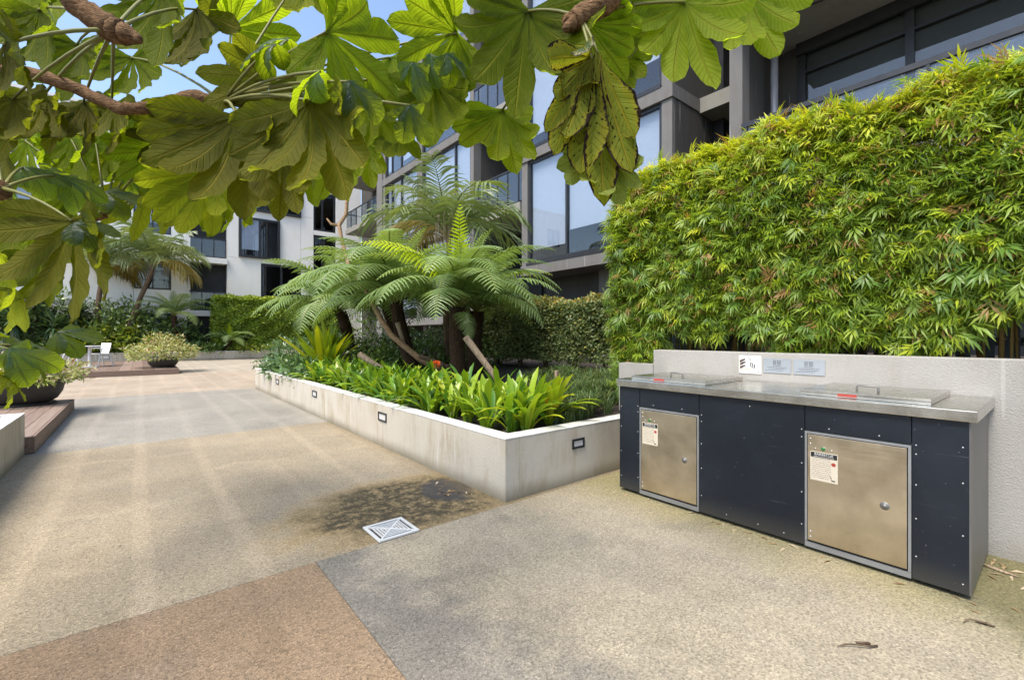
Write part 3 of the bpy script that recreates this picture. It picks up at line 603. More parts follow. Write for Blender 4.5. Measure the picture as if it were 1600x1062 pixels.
for (y0, y1), doorlab in ((D1y, 'far'), (D2y, 'near')):
    m = MB(); e = .012
    m.box(X0 - .004, X0 + .029, y0, y0 + e, DZ[0], DZ[1]); m.box(X0 - .004, X0 + .029, y1 - e, y1, DZ[0], DZ[1]); m.box(X0 - .0041, X0 + .029, y0 + e, y1 - e, DZ[1] - e, DZ[1]); m.box(X0 - .004, X0 + .029, y0, y1, .022, DZ[0] - .002)
    m.build('door_frame', M['steel_dark'], bq)
    MB().box(X0 + .006, X0 + .0285, y0 + e, y1 - e, DZ[0], DZ[1] - e).build('door_shadow_gap', M['black'], bq)
    d = MB().box(X0 - .008, X0 + .004, y0 + e + .004, y1 - e - .004, DZ[0] + .012, DZ[1] - e - .004).build('door', M['steel_door'], bq, bevel=.002)
    m = MB(); ky = y0 + .105; kz = .36
    ball(m, (X0 - .008, ky, kz), .022, fl=.25); ball(m, (X0 - .0125, ky, kz), .012, fl=.5); m.build('lock', M['steel_side'], d, smooth=True)
    m = MB()
    for yy, zz in ((y1 - .03, .655), (y1 - .03, .625), (y1 - .03, .085), (y1 - .03, .115)): ball(m, (X0 - .008, yy, zz), .006)
    m.build('hinge_screw', M['screw'], d, smooth=True)
    by = y1 - .095; m = MB(); m.tube([(X0 - .0079, by, .605), (X0 - .011, by, .605)], .014, 16); m.build('button_ring', M['steel'], d)
    m = MB(); ball(m, (X0 - .0111, by, .605), .011, fl=.35); m.build('start_button', M['green'], d, smooth=True)
    m = MB()
    for yy in (by + .04, by - .04): ball(m, (X0 - .008, yy, .602), .005)
    m.build('rivet', M['screw'], d, smooth=True)
    # notice sticker
    n0, n1 = y1 - .165, y1 - .03; z0, z1 = .42, .585
    st = MB().box(X0 - .0094, X0 - .0081, n0, n1, z0, z1).build('notice', M['notice'], d)
    MB().box(X0 - .0099, X0 - .0095, n0 + .003, n1 - .003, z1 - .032, z1 - .004).build('heading_band', M['black'], st)
    text('heading_lettering', 'BARBECUE', .0195, M['white'], st, (X0 - .0102, (n0 + n1) / 2, z1 - .0195), (0, -1, 0), (0, 0, 1), .0002)
    text('heading_lettering', 'OPERATING INSTRUCTIONS', .0078, M['white'], st, (X0 - .0102, (n0 + n1) / 2, z1 - .0295), (0, -1, 0), (0, 0, 1), .0002)
    m = MB(); m.tube([(X0 - .0093, n0 + .02, z1 - .06), (X0 - .0098, n0 + .02, z1 - .06)], .011, 14); m.build('stop_symbol', M['red'], st)
    m = MB(); m.box(X0 - .0099, X0 - .0095, n0 + .012, n0 + .03, z0 + .01, z0 + .016); m.hexa([(X0 - .0099, n0 + .03, z0 + .016), (X0 - .0095, n0 + .03, z0 + .016), (X0 - .0095, n0 + .036, z0 + .034), (X0 - .0099, n0 + .036, z0 + .034), (X0 - .0099, n0 + .028, z0 + .018), (X0 - .0095, n0 + .028, z0 + .018), (X0 - .0095, n0 + .033, z0 + .036), (X0 - .0099, n0 + .033, z0 + .036)])
    m.build('symbol', M['black'], st)
scr = None
sp = [(yy, zz) for yy in (D1y[1] + .018, D1y[0] - .018, D2y[1] + .018, D2y[0] - .018) for zz in (.70, .655, .50, .33, .14)] + [(yy, zz) for yy in (D1y[1] - .12, D1y[0] + .13, D2y[1] - .12, D2y[0] + .13) for zz in (.722,)] + [(YL - .012, zz) for zz in (.12, .32, .52, .68)] + [(YR + .022, zz) for zz in (.07, .3, .55, .72)] + [(1.25, .06), (1.45, .06), (1.1, .055), (1.3, .8)]
for yy, zz in sp:
    if scr is None: m = MB(); ball(m, (0, 0, 0), .0042); scr = m.build('screw', M['screw'], bq, smooth=True, local=True); o = scr
    else: o = scr.copy(); COL.objects.link(o)
    o.location = Vector((X0 - .0002, yy, zz)) - Vector(bq.location)
for (y0, y1) in ((1.63, 2.25), (.443, 1.03)):
    l = MB().box(3.09, 3.68, y0, y1, .9255, .932).box(3.09, 3.0935, y0, y1, .902, .9255).box(3.6765, 3.68, y0, y1, .902, .9255).box(3.0935, 3.6765, y0, y0 + .0035, .902, .9255).box(3.0935, 3.6765, y1 - .0035, y1, .902, .9255).build('hotplate_lid', M['steel'], bq, bevel=.001)
    yc = (y0 + y1) / 2; hx = 3.24
    MB().tube([(hx, yc - .05, .932), (hx, yc - .05, .957), (hx, yc - .044, .962), (hx, yc + .044, .962), (hx, yc + .05, .957), (hx, yc + .05, .932)], .0055, 8).build('lid_handle', M['steel_side'], l, smooth=True)
    MB().box(3.0885, 3.0899, yc - .045 + .06, yc + .045 + .06, .906, .922).build('warning_label', M['red'], l)

# signs on the wall
sx = 3.7695
def sign(y0, y1, z0, z1, mat, label, nm):
    o = MB().box(sx - .006, sx, y0, y1, z0, z1).build(nm, mat, bevel=.001); return tag(o, label, 'sign')
s = sign(1.527, 1.70, .952, 1.094, M['white'], 'white square sign with sausages drawn on it above the barbecue', 'wall_sign')
M['sausage'] = plain('print_brown', (.06, .035, .03), .5); M['print'] = plain('print_ink', (.05, .05, .07), .5); M['bread'] = plain('print_bread', (.35, .22, .09), .5); M['plaque'] = plain('plaque_aluminium', (.38, .41, .45), .35, .5, .5, .06)
for k, (yy, zz) in enumerate(((1.672, 1.058), (1.668, 1.036), (1.670, 1.008))):
    m = MB(); m.tube([(sx - .0066, yy + .018, zz - .012), (sx - .0068, yy, zz), (sx - .0066, yy - .022, zz + .008)], [.006, .0075, .005], 8); m.build('sausage_print', M['sausage'], s, smooth=True)
MB().box(sx - .0066, sx - .0061, 1.595, 1.69, .985, .989).build('print_line', M['bread'], s)
MB().box(sx - .0066, sx - .0061, 1.685, 1.69, .99, 1.06).build('print_line', M['bread'], s)
text('lettering', 'The', .022, M['print'], s, (sx - .0065, 1.618, 1.062), (0, -.94, -.34), (0, -.34, .94))
m = MB()
for k in range(3):      # brush-script strokes, not legible
    pp = [(sx - .0065, 1.606 - .014 * k - .004 * math.sin(i * 1.9 + k), 1.012 + .020 * math.sin(i * 1.3 + k * 2) + .01 - .004 * k) for i in range(8)]; m.tube(pp, .0022, 5)
m.build('script_lettering', M['print'], s)
def lines(par, y0, y1, zs, mat=M['print'], h=.0032):
    for zz, f0, f1 in zs:
        m = MB(); yy = y1 - (y1 - y0) * f0; e = y1 - (y1 - y0) * f1; i = 0
        while yy > e:
            l = random.uniform(.006, .018); m.box(sx - .0066, sx - .0061, max(yy - l, e), yy, zz, zz + h); yy -= l + .0035
        m.build('fine_print', mat, par)
lines(s, 1.527, 1.70, [(.965, .1, .8)])
MB().box(sx - .0066, sx - .0061, 1.545, 1.553, .963, .971).build('logo_mark', M['print'], s)
for y0, y1, z0, z1, lb in ((1.318, 1.512, .968, 1.078, 'grey metal plaque next to the white sausage sign'), (1.10, 1.302, .968, 1.078, 'grey metal plaque on the right of the three wall signs')):
    s = sign(y0, y1, z0, z1, M['plaque'], lb, 'wall_plaque'); yc = (y0 + y1) / 2
    m = MB()
    for k in range(4):
        yy = yc + .026 - k * .0145
        m.box(sx - .0066, sx - .0061, yy - .0025, yy, z1 - .048, z1 - .014); m.box(sx - .0066, sx - .0061, yy - .010, yy - .0025, z1 - .0165, z1 - .014)
        if k != 1: m.box(sx - .0066, sx - .0061, yy - .010, yy - .0075, z1 - .048, z1 - .0165)
        if k != 3: m.box(sx - .0066, sx - .0061, yy - .0075, yy - .0025, z1 - .034, z1 - .0315)
    m.build('logo_mark', M['print'], s)
    lines(s, y0, y1, [(z1 - .056, .36, .64), (z1 - .068, .15, .85), (z1 - .080, .2, .8), (z1 - .092, .08, .7)], h=.003)

# white outdoor table and chairs
def chair(loc, rz, label):
    t = empty('plastic_chair', loc, rz); tag(t, label, 'chair', 'white cafe chairs')
    MB().hexa([(-.21, -.2, .43), (.21, -.2, .43), (.19, .2, .42), (-.19, .2, .42), (-.21, -.2, .46), (.21, -.2, .46), (.19, .2, .45), (-.19, .2, .45)]).build('seat', M['white'], t, bevel=.01, local=True)
    m = MB(); n = 8; vs = []
    for z, wd, y in ((.45, .19, .2), (.65, .215, .235), (.83, .22, .27)):
        for i in range(n + 1):
            a = (i / n - .5) * 2; vs.append((wd * a, y - .07 * a * a, z)); vs.append((wd * a, y - .07 * a * a + .015, z))
    k = 2 * (n + 1); fs = []
    for r in range(2):
        for i in range(n):
            for sd in (0, 1):
                q_ = (r * k + 2 * i + sd, r * k + 2 * i + 2 + sd, (r + 1) * k + 2 * i + 2 + sd, (r + 1) * k + 2 * i + sd); fs.append(q_ if sd == 0 else q_[::-1])
    for i in range(n): fs.append((2 * k + 2 * i, 2 * k + 2 * i + 2, 2 * k + 2 * i + 3, 2 * k + 2 * i + 1))
    m.add(vs, fs); m.build('backrest', M['white'], t, smooth=True, local=True)
    for sx_ in (-1, 1):
        for y0, y1 in ((-.17, -.23), (.17, .27)): MB().tube([(sx_ * .18, y0, .44), (sx_ * .22, y1, 0)], [.024, .018], 8).build('leg', M['white'], t, local=True)
        MB().tube([(sx_ * .215, .2, .64), (sx_ * .235, -.12, .64), (sx_ * .21, -.18, .45)], .014, 6).build('armrest', M['white'], t, local=True)
p = at(140, 572, 16.1); bx, by = p.x, p.y
chair((bx - .45, by + .42, .17), R(70), 'white plastic chair on the left of the small white table on the deck')
chair((bx + .28, by + .22, .17), R(-50), 'white plastic chair on the right of the small white table on the deck')
t = empty('cafe_table', (bx + .02, by - .25, .17)); tag(t, 'small square white table between two chairs on the far deck', 'table')
MB().box(-.3, .3, -.3, .3, .71, .74).build('table_top', M['white'], t, bevel=.006, local=True); MB().tube([(0, 0, .03), (0, 0, .71)], .05, 12).build('pedestal', M['white'], t, local=True); MB().box(-.2, .2, -.2, .2, 0, .03).build('base', M['white'], t, bevel=.006, local=True)
#@@PLANTS
# ------------------------------------------------------------------ plants: templates
def leaf_tri(L=1., W=.12, fold=.25, bend=.15):
    return (np.array([(0, 0, 0), (-W, .4 * L, fold * W), (0, .4 * L, 0), (W, .4 * L, fold * W), (0, L, -bend * L)]), np.array([(0, 2, 1), (0, 3, 2), (1, 2, 4), (2, 3, 4)]))
def card(W=.45):
    return (np.array([(0, 0, 0), (-W, .5, .12), (W, .5, .12), (0, 1, -.05)]), np.array([(0, 2, 1), (1, 2, 3)]))
def strap(L, W, e0, e1, n=7, fold=.3, taper=.25, tip=.25):
    """arching strap leaf: starts at elevation e0 and bends to e1 (degrees); +Y outward, +Z up"""
    V = []; F = []; y = z = 0
    for i in range(n + 1):
        t = i / n; e = R(e0 + (e1 - e0) * t ** 1.3)
        wd = W * (taper + (1 - taper) * min(1, t / .35)) * (1 if t < 1 - tip else math.sqrt(max(0., 1 - ((t - 1 + tip) / tip) ** 2)) + .02)
        nx, nz = -math.sin(e), math.cos(e)
        V += [(-wd, y + nx * fold * wd, z + nz * fold * wd), (0, y, z), (wd, y + nx * fold * wd, z + nz * fold * wd)]
        y += math.cos(e) * L / n; z += math.sin(e) * L / n
    for i in range(n):
        a = 3 * i; F += [(a, a + 1, a + 4, a + 3), (a + 1, a + 2, a + 5, a + 4)]
    return np.array(V), np.array(F)
def rachis(L, e0, e1, n):
    P = [np.zeros(3)]; T = []
    for i in range(n):
        e = R(e0 + (e1 - e0) * (i / n) ** 1.2); d = np.array([0, math.cos(e), math.sin(e)]); T.append(d); P.append(P[-1] + d * L / n)
    T.append(T[-1]); return np.array(P), np.array(T)
def fern_frond(L, e0, e1, npair=26, plen=.24, npin=13, seed=0, droop=.35):
    rg = np.random.default_rng(seed); P, Tn = rachis(L, e0, e1, 60); V = []; F = []; mi = []
    def tri(a, b_, c, m=0): k = len(V); V.extend((a, b_, c)); F.append((k, k + 1, k + 2)); mi.append(m)
    for i in range(60):      # stalk
        r0 = .011 * (1 - i / 62) * L; r1 = .011 * (1 - (i + 1) / 62) * L; N_ = np.cross([1, 0, 0], Tn[i])
        o = [np.array([1, 0, 0]), -N_ * 1.2, np.array([-1, 0, 0])]
        for j in range(3):
            a0, b0 = P[i] + o[j] * r0, P[i] + o[(j + 1) % 3] * r0; a1, b1 = P[i + 1] + o[j] * r1, P[i + 1] + o[(j + 1) % 3] * r1
            tri(a0, b0, b1, 1); tri(a0, b1, a1, 1)
    for i in range(npair):
        t = .14 + .85 * i / (npair - 1); k = t * 60; j = min(int(k), 59); p = P[j] + (P[j + 1] - P[j]) * (k - j); T = Tn[j]; N_ = np.cross([1, 0, 0], T)
        pl = plen * L * (math.sin(PI * min(1, (.12 + .88 * (t - .14) / .86)) ** .75) ** .8) + .01
        for sd in (-1, 1):
            sw = .30 + .25 * t + rg.uniform(-.07, .07); d = nrm(np.array([sd, 0, 0]) * 1. + T * sw); dr = droop * rg.uniform(.6, 1.4)
            nj = 2 * max(3, int(npin * (pl / (plen * L)) * .5 + .5)); W_ = .0162 * L * (.55 + .45 * pl / (plen * L)); prev = None
            for q_ in range(nj + 1):
                s = q_ / nj; c = p + d * pl * s - np.array([0, 0, 1]) * dr * pl * s * s; wd = W_ * (1 - s ** 2.2) * (1. if q_ % 2 else .68) + .0006
                ax = nrm(T + d * .25); cur = (c - ax * wd - N_ * wd * .35, c, c + ax * wd - N_ * wd * .35)
                if prev is not None:
                    for e_ in (0, 1): tri(prev[e_], prev[e_ + 1], cur[e_ + 1]); tri(prev[e_], cur[e_ + 1], cur[e_])
                prev = cur
    return np.array(V), np.array(F), mi
def palm_frond(L, e0, e1, npair=34, ll=.42, seed=0, droop=.7, lw=.016):
    rg = np.random.default_rng(seed); P, Tn = rachis(L, e0, e1, 40); V = []; F = []; mi = []
    def quad(a, b_, c, d_, m=0): k = len(V); V.extend((a, b_, c, d_)); F.append((k, k + 1, k + 2, k + 3)); mi.append(m)
    for i in range(40):
        r0 = .014 * (1 - i / 44) * L; r1 = .014 * (1 - (i + 1) / 44) * L; N_ = np.cross([1, 0, 0], Tn[i]); o = [np.array([1, 0, 0]), -N_, np.array([-1, 0, 0])]
        for j in range(3): quad(P[i] + o[j] * r0, P[i] + o[(j + 1) % 3] * r0, P[i + 1] + o[(j + 1) % 3] * r1, P[i + 1] + o[j] * r1, 1)
    for i in range(npair):
        t = .18 + .8 * i / (npair - 1); k = t * 40; j = min(int(k), 39); p = P[j] + (P[j + 1] - P[j]) * (k - j); T = Tn[j]; N_ = np.cross([1, 0, 0], T)
        l = ll * L * (math.sin(PI * (.22 + .72 * (t - .18) / .8)) ** .7) + .03
        for sd in (-1, 1):
            d = nrm(np.array([sd, 0, 0]) + T * (.55 + .4 * t) + N_ * .25 + rg.normal(0, .07, 3)); dr = droop * rg.uniform(.6, 1.5); pts = []; 
            for s in (0, .33, .66, 1): pts.append(p + d * l * s - np.array([0, 0, 1]) * dr * l * s * s * .8)
            ww = [.5, 1., .8, .05]; sdv = nrm(T * 1. + N_ * .3)
            for q_ in range(3):
                quad(pts[q_] - sdv * lw * L * ww[q_], pts[q_] + sdv * lw * L * ww[q_], pts[q_ + 1] + sdv * lw * L * ww[q_ + 1], pts[q_ + 1] - sdv * lw * L * ww[q_ + 1])
    return np.array(V), np.array(F), mi
FERN = []
for k, (e0, e1, pn, dr) in enumerate(((58, -52, .19, .3), (46, -62, .20, .35), (66, -28, .18, .25), (32, -66, .20, .4), (78, 20, .14, .2))):
    V, F, mi = fern_frond(1., e0, e1, 27, pn, 10, k, dr); FERN.append(np_mesh('frond', V, F, [M['fern'], M['petiole']], mi=mi))
V, F, mi = fern_frond(1., 87, 62, 25, .15, 10, 9, .1); FERN_NEW = np_mesh('frond', V, F, [M['fern_new'], M['petiole']], mi=mi)
V, F, mi = fern_frond(1., 68, -12, 27, .19, 10, 10, .3); FERN_NEW2 = np_mesh('frond', V, F, [M['fern_new'], M['petiole']], mi=mi)
PALM = []
for k, (e0, e1) in enumerate(((70, -20), (55, -45), (40, -60), (80, 20))):
    V, F, mi = palm_frond(1., e0, e1, 27, .40, k, .6, .0105); PALM.append(np_mesh('frond', V, F, [M['palm'], M['petiole']], mi=mi))
V, F, mi = palm_frond(1., 30, -75, 30, .36, 7, 1.0); PALM_DRY = np_mesh('frond', V, F, [M['palm_dry'], M['bark_tan']], mi=mi)
def frond(me, parent, loc, az, L, roll=0., pitch=0.):
    o = bpy.data.objects.new('frond', me); COL.objects.link(o); o.parent = parent; o.location = loc; o.scale = (L, L, L); o.rotation_euler = (pitch, roll, az); return o

def tree_fern(base, crown, n, L, label, r=.10, new=2, seed=0, skew=None):
    rg = random.Random(seed); base = Vector(base); crown = Vector(crown); t = empty('tree_fern', base); tag(t, label, 'tree fern', 'tree ferns in the garden beds')
    c = crown - base; m = MB(); pts = []; rad = []
    for i in range(9):
        k = i / 8; pts.append(c * k + Vector((math.sin(k * 5 + seed) * .03, math.cos(k * 4 + seed) * .03, 0))); rad.append(r * (1.15 - .25 * k) * rg.uniform(.92, 1.1))
    m.tube(pts, rad, 12); tk = m.build('trunk', M['bark_fern'], t, smooth=True, local=True)
    m = MB()                      # old frond stubs and fibre
    for i in range(130):
        k = rg.uniform(.02, 1); a = rg.uniform(0, 2 * PI); p = c * k; d = Vector((math.cos(a), math.sin(a), 0)); q_ = p + d * r * .8
        l = rg.uniform(.03, .09); m.tube([q_, q_ + d * l * .7 + Vector((0, 0, l))], [.010, .004], 4)
    m.build('stalk_stubs', M['bark_fern'], tk, local=True)['kind'] = 'stuff'
    for i in range(n):
        a = i * 2.399 + rg.uniform(-.2, .2); ring = i / n
        me = FERN[4] if ring < .12 else (FERN[2] if ring < .35 else (FERN[0] if ring < .6 else (FERN[1] if ring < .85 else FERN[3])))
        l = L * rg.uniform(.85, 1.12) * (.75 if ring < .12 else 1)
        if skew is not None: l *= 1 + .25 * math.cos(a - skew)
        frond(me, t, c + Vector((0, 0, .02 * (1 - ring))), a, l, rg.uniform(-.15, .15), rg.uniform(-.1, .12))
    for i in range(new): frond(FERN_NEW, t, c, rg.uniform(0, 6.28), L * rg.uniform(.6, .8), 0, rg.uniform(-.1, .2))
    return t, c
def onYz(u, Y, z): p = onY(u, 525, Y); return (p.x, p.y, z)
def atz(u, d, z): p = at(u, 525, d); return (p.x, p.y, z)
t, c = tree_fern(atz(712, 6.9, .45), atz(715, 6.9, 1.68), 38, 1.72, 'tree fern with the thick dark trunk in the middle of the planter', .115, 0, 1)
frond(FERN_NEW, t, c + Vector((.05, -.12, .05)), R(175), 1.45, .16, .05); frond(FERN_NEW, t, c + Vector((-.05, -.1, .05)), R(150), 1.1, -.05, .02); frond(FERN_NEW2, t, c + Vector((-.05, -.1, .05)), R(58), 1.75, -.55, .05)
frond(FERN[1], t, c + Vector((-.02, -.05, -.1)), R(160), .85, .1, -.55)
t, c = tree_fern(atz(648, 8.2, .45), atz(618, 8.1, 1.84), 40, 2.1, 'tree fern with the widest drooping fronds, left of the planter middle', .12, 0, 2)

tree_fern(atz(742, 8.3, .5), atz(744, 8.3, 1.7), 30, 1.65, 'short stout tree fern just right of the middle one, before the dark hedge', .14, 0, 3)
tree_fern(atz(560, 10.0, .42), atz(532, 10.0, 1.78), 36, 1.95, 'tree fern at the left end of the planter fronds above the lime nest fern', .12, 0, 4)
tree_fern(atz(640, 10.5, .5), atz(600, 10.5, 2.12), 34, 2.0, 'tree fern half hidden behind the widest fern', .12, 1, 14)
tree_fern(onYz(272, 29.6, .4), onYz(272, 29.6, 2.3), 13, 2.3, 'broad tree fern in the far bed in front of the balconies', .12, 0, 5)
tree_fern(onYz(352, 29.1, .4), onYz(360, 29.1, .95), 14, 1.5, 'small fern at the foot of the tall green far hedge', .10, 3, 6)
# palms
def palm(base, top, n, L, label, r, seed, dry=2):
    rg = random.Random(seed); base = Vector(base); c = Vector(top) - base; t = empty('palm', base); tag(t, label, 'palm tree', 'feather palms')
    m = MB(); m.tube([c * (i / 10) + Vector((.03 * math.sin(i * .9), 0, 0)) for i in range(11)], [r * (1.2 - .4 * i / 10) * (1.06 if i % 2 else .97) for i in range(11)], 10); m.build('trunk', M['bark_grey'], t, smooth=True, local=True)
    for i in range(n):
        a = i * 2.399 + rg.uniform(-.2, .2); k = i / n; me = PALM[3] if k < .2 else PALM[0] if k < .5 else PALM[1] if k < .8 else PALM[2]
        frond(me, t, c, a, L * rg.uniform(.85, 1.1), rg.uniform(-.3, .3), rg.uniform(-.1, .1))
    for i in range(dry): frond(PALM_DRY, t, c, rg.uniform(0, 6.28), L * .85, 0, 0)
    return t, c
t, c = palm(atz(697, 9.6, .5), atz(700, 9.6, 3.3), 18, 1.85, 'feather palm rising behind the tree ferns in front of the windows', .07, 1, 1)
frond(PALM_DRY, t, c, R(52), 1.5, -.3, .35)
for i in range(14):      # pale hanging flower strands
    a = random.uniform(0, 6.28); r_ = random.uniform(.05, .2); x_, y_ = -.25 + r_ * math.cos(a), -.3 + r_ * math.sin(a)
    MB().tube([c + Vector((0, 0, .3)), c + Vector((x_ * .6, y_ * .6, .55)), c + Vector((x_, y_, .35)), c + Vector((x_ * 1.1, y_ * 1.1, -.05 - r_))], [.008, .007, .006, .004], 5).build('flower_strand', M['log'], t, local=True)
palm(onYz(187, 30., .4), onYz(240, 29.6, 4.9), 20, 2.7, 'taller palm with drooping fronds in the far bed', .11, 2, 4)
palm(onYz(150, 30.2, .4), onYz(158, 30.2, 4.6), 14, 2.3, 'palm on the left of the taller one in the far bed, behind the white chairs', .11, 3, 3)

# ---------------------------------------------------------------- clivias, nest fern, lilies, grass
CL = [np_mesh('leaf', *strap(1., .047, e0, e1, 7, .35), M['clivia'], smooth=True) for e0, e1 in ((84, 40), (75, 5), (66, -22), (56, -40), (80, 20))]
CLL = [np_mesh('leaf', *strap(1., .050, e0, e1, 7, .35), M['clivia_lime'], smooth=True) for e0, e1 in ((86, 55), (76, 15), (66, -10), (56, -30), (80, 35))]
fl_me = None
def clivia(x, y, n, L, label, group, lime=0., flower=False, seed=0):
    global fl_me
    rg = random.Random(seed); t = empty('clivia', (x, y, gz(x, y) - .01)); tag(t, label, 'plant', group)
    for i in range(n):
        me = rg.choice(CLL if rg.random() < lime else CL); o = bpy.data.objects.new('leaf', me); COL.objects.link(o); o.parent = t
        o.location = (rg.uniform(-.04, .04), rg.uniform(-.04, .04), 0); l = L * rg.uniform(.75, 1.12); o.scale = (l * rg.uniform(.95, 1.25), l, l); o.rotation_euler = (0, rg.uniform(-.2, .2), rg.uniform(0, 6.28))
    if flower:
        if fl_me is None:
            T = leaf_tri(1., .22, .4, -.1); N_ = 60; d = nrm(RG.normal(0, 1, (N_, 3)) + [0, 0, .5]); V, F, r_ = scatter(T, d * .028, frames(d, nrm(RG.normal(0, 1, (N_, 3)))), RG.uniform(.03, .05, N_), RG.random(N_)); fl_me = np_mesh('flower_head', V, F, M['flower'])
        h = .30 if flower is True else flower; o = bpy.data.objects.new('flower_head', fl_me); COL.objects.link(o); o.parent = t; fx, fy = rg.uniform(-.05, 0), rg.uniform(-.06, .06); o.location = (fx, fy, h)
        MB().tube([(0, 0, 0), (fx * .6, fy * .6, h * .6), (fx, fy, h)], .007, 6).build('flower_stem', M['petiole'], t, local=True)
gC = 'dark green clivias of the planter row'
k = 0
spots = []
for y in np.arange(3.15, 8.9, .29):
    for j in range(3): spots.append((j, 2.46 + j * .27 + random.uniform(-.06, .06) + max(0, (y - 6) * .0), y + random.uniform(-.09, .09) + j * .1))
ordn = [0, 0, 0]; ORD = ['first', 'second', 'third', 'fourth', 'fifth', 'sixth', 'seventh', 'eighth', 'ninth', 'tenth', 'eleventh', 'twelfth', 'thirteenth', 'fourteenth', 'fifteenth', 'sixteenth', 'seventeenth', 'eighteenth', 'nineteenth', 'twentieth', 'twenty-first', 'twenty-second']
ROW = ['edge row', 'middle row', 'back row']
for j, x, y in spots:
    k += 1; near = y < 4.2
    if abs(y - 3.25) < .15 and x > 2.9: continue
    lb = '%s clivia clump, %s from the near corner in the %s' % ('lime green' if near else 'glossy green', ORD[ordn[j]], ROW[j]); ordn[j] += 1
    clivia(x, y, random.randint(17, 22), random.uniform(.43, .53), lb, gC,   .5 if near else (.25 if random.random() < .5 else .08), False, k)
clivia(2.62, 3.0, 26, .55, 'bright lime green clivia clump at the near corner of the planter', None, 1., False, 201)
clivia(2.95, 3.06, 24, .52, 'lime clivia clump on the right end of the row, beside the mondo grass', None, .95, .20, 202)
for u, v, d, lb, sd in ((683, 585, 7.0, 'clivia holding up the bright orange flower head near the fern trunk', 203),):
    x, y, _ = atz(u, 6.2, 0); clivia(x, y, 12, .40, lb, None, .1, .46, sd)

# bird's nest fern
NF = [np_mesh('leaf', *strap(1., .04, e0, e1, 8, .3, .3, .45), M['nest'], smooth=True) for e0, e1 in ((80, 58), (68, 42), (56, 34), (86, 72))]
x, y, _ = atz(508, 9.1, 0); t = empty('nest_fern', (x, y, .4)); tag(t, "lime yellow nest fern with tall upright leaves behind the planter edge", 'fern')
for i in range(52):
    o = bpy.data.objects.new('leaf', NF[i % 4]); COL.objects.link(o); o.parent = t; l = random.uniform(.9, 1.3); o.scale = (l * 1.1, l, l); o.rotation_euler = (0, random.uniform(-.3, .3), i * 2.399)
def clump(name, label, cat, group, center, rad, h, T, size, mat, n, seed, kind='dome', stem=True, up=.4, stemmat='bark_grey', shell=.55):
    """a plant whose leaves fill an ellipsoid"""
    rg = np.random.default_rng(seed); t = empty(name, center); tag(t, label, cat, group)
    d = nrm(rg.normal(0, 1, (n, 3))); d[:, 2] = np.abs(d[:, 2]) if kind == 'dome' else d[:, 2]
    lump = 1 + .16 * np.sin(d[:, 0] * 7 + seed) * np.sin(d[:, 1] * 6 + 2) + .12 * np.sin(d[:, 2] * 9 + seed)
    rr = (shell + (1 - shell) * rg.random(n)) ** .8 * lump; pos = d * rr[:, None] * np.array([rad, rad, h])
    y = nrm(d + rg.normal(0, .7, (n, 3)) + [0, 0, -.1]); nn = nrm(d * .6 + [0, 0, up] + rg.normal(0, .4, (n, 3)))
    V, F, A = scatter(T, pos, frames(y, nn), size * rg.uniform(.7, 1.25, n), np.clip(rg.normal(.5, .22, n) + .15 * d[:, 2], 0, 1))
    obj('foliage', np_mesh('foliage', V, F, M[mat], A), t, True)
    if stem:
        m = MB(); rs = random.Random(seed)
        for i in range(5):
            a = rs.uniform(0, 6.28); m.tube([(.03 * math.cos(a), .03 * math.sin(a), -.1), (rad * .3 * math.cos(a), rad * .3 * math.sin(a), h * .35), (rad * .55 * math.cos(a + .3), rad * .55 * math.sin(a + .3), h * .7)], [.014, .01, .005], 5)
        m.build('stems', M[stemmat], t, local=True)
    return t
LT = leaf_tri(1., .2, .25, .25)
for i, (y, x, s_) in enumerate(((8.9, 2.55, .9), (9.5, 2.5, 1.), (10.1, 2.55, 1.), (10.7, 2.5, 1.), (11.3, 2.55, 1.05), (11.8, 2.6, 1.), (9.8, 3.1, 1.15), (10.9, 3.1, 1.2), (11.7, 3.2, 1.2))):
    clump('peace_lily', ('broad-leaved ground cover plant, %s from the nest fern along the planter edge' % ORD[i]) if i < 6 else ('broad-leaved ground cover plant behind the edge row, %s towards the far end' % ORD[i - 6]), 'plant', 'ground cover plants at the planter end', (x, y, .42), .36 * s_, .36 * s_, LT, .2, 'lily', 200, 300 + i, up=.9)
# mondo grass
n = 9000; rg = np.random.default_rng(5)
gx_ = 2.9 + 2.2 * rg.random(n) ** 1.1; gy_ = 2.86 + 1.9 * rg.random(n) ** 1.2
tuft = rg.integers(0, 170, n); tx = 2.78 + 2.3 * rg.random(170) ** .9; ty = 2.9 + 2.1 * rg.random(170) ** 1.25; keep = (tx - 2.75) > (ty - 2.9) * .75; tx = np.where(keep, tx, 3.4 + rg.random(170) * 1.2); ty = np.where(keep, ty, 2.9 + rg.random(170) * .8)
pos = np.stack([tx[tuft] + rg.normal(0, .025, n), ty[tuft] + rg.normal(0, .025, n), np.zeros(n)], -1); pos[:, 2] = [gz(a, b_) for a, b_ in pos[:, :2]]
sv, sf = strap(1., .011, 80, -35, 5, .2, .6, .5); az = rg.uniform(0, 2 * PI, n); y = np.stack([np.sin(az), np.cos(az), rg.uniform(-.25, .35, n)], -1)
V, F, A = scatter((sv, sf), pos, frames(y, np.tile([0, 0, 1.], (n, 1))), rg.uniform(.2, .36, n), np.clip(rg.normal(.5, .25, n), 0, 1))
o = obj('mondo_grass', np_mesh('mondo_grass', V, F, M['grass'], A)); tag(o, 'dark green mondo grass covering the planter corner next to the barbecue', 'grass', kind='stuff')
o = MB().box(4.37, 4.41, 4.66, 4.70, .4, .82).build('timber_stake', M['log'], bevel=.004); p = at(870, 590, 5.7); o.location = (p.x - 4.39, p.y - 4.68, 0); tag(o, 'short pale timber stake standing in the bare soil', 'stake')
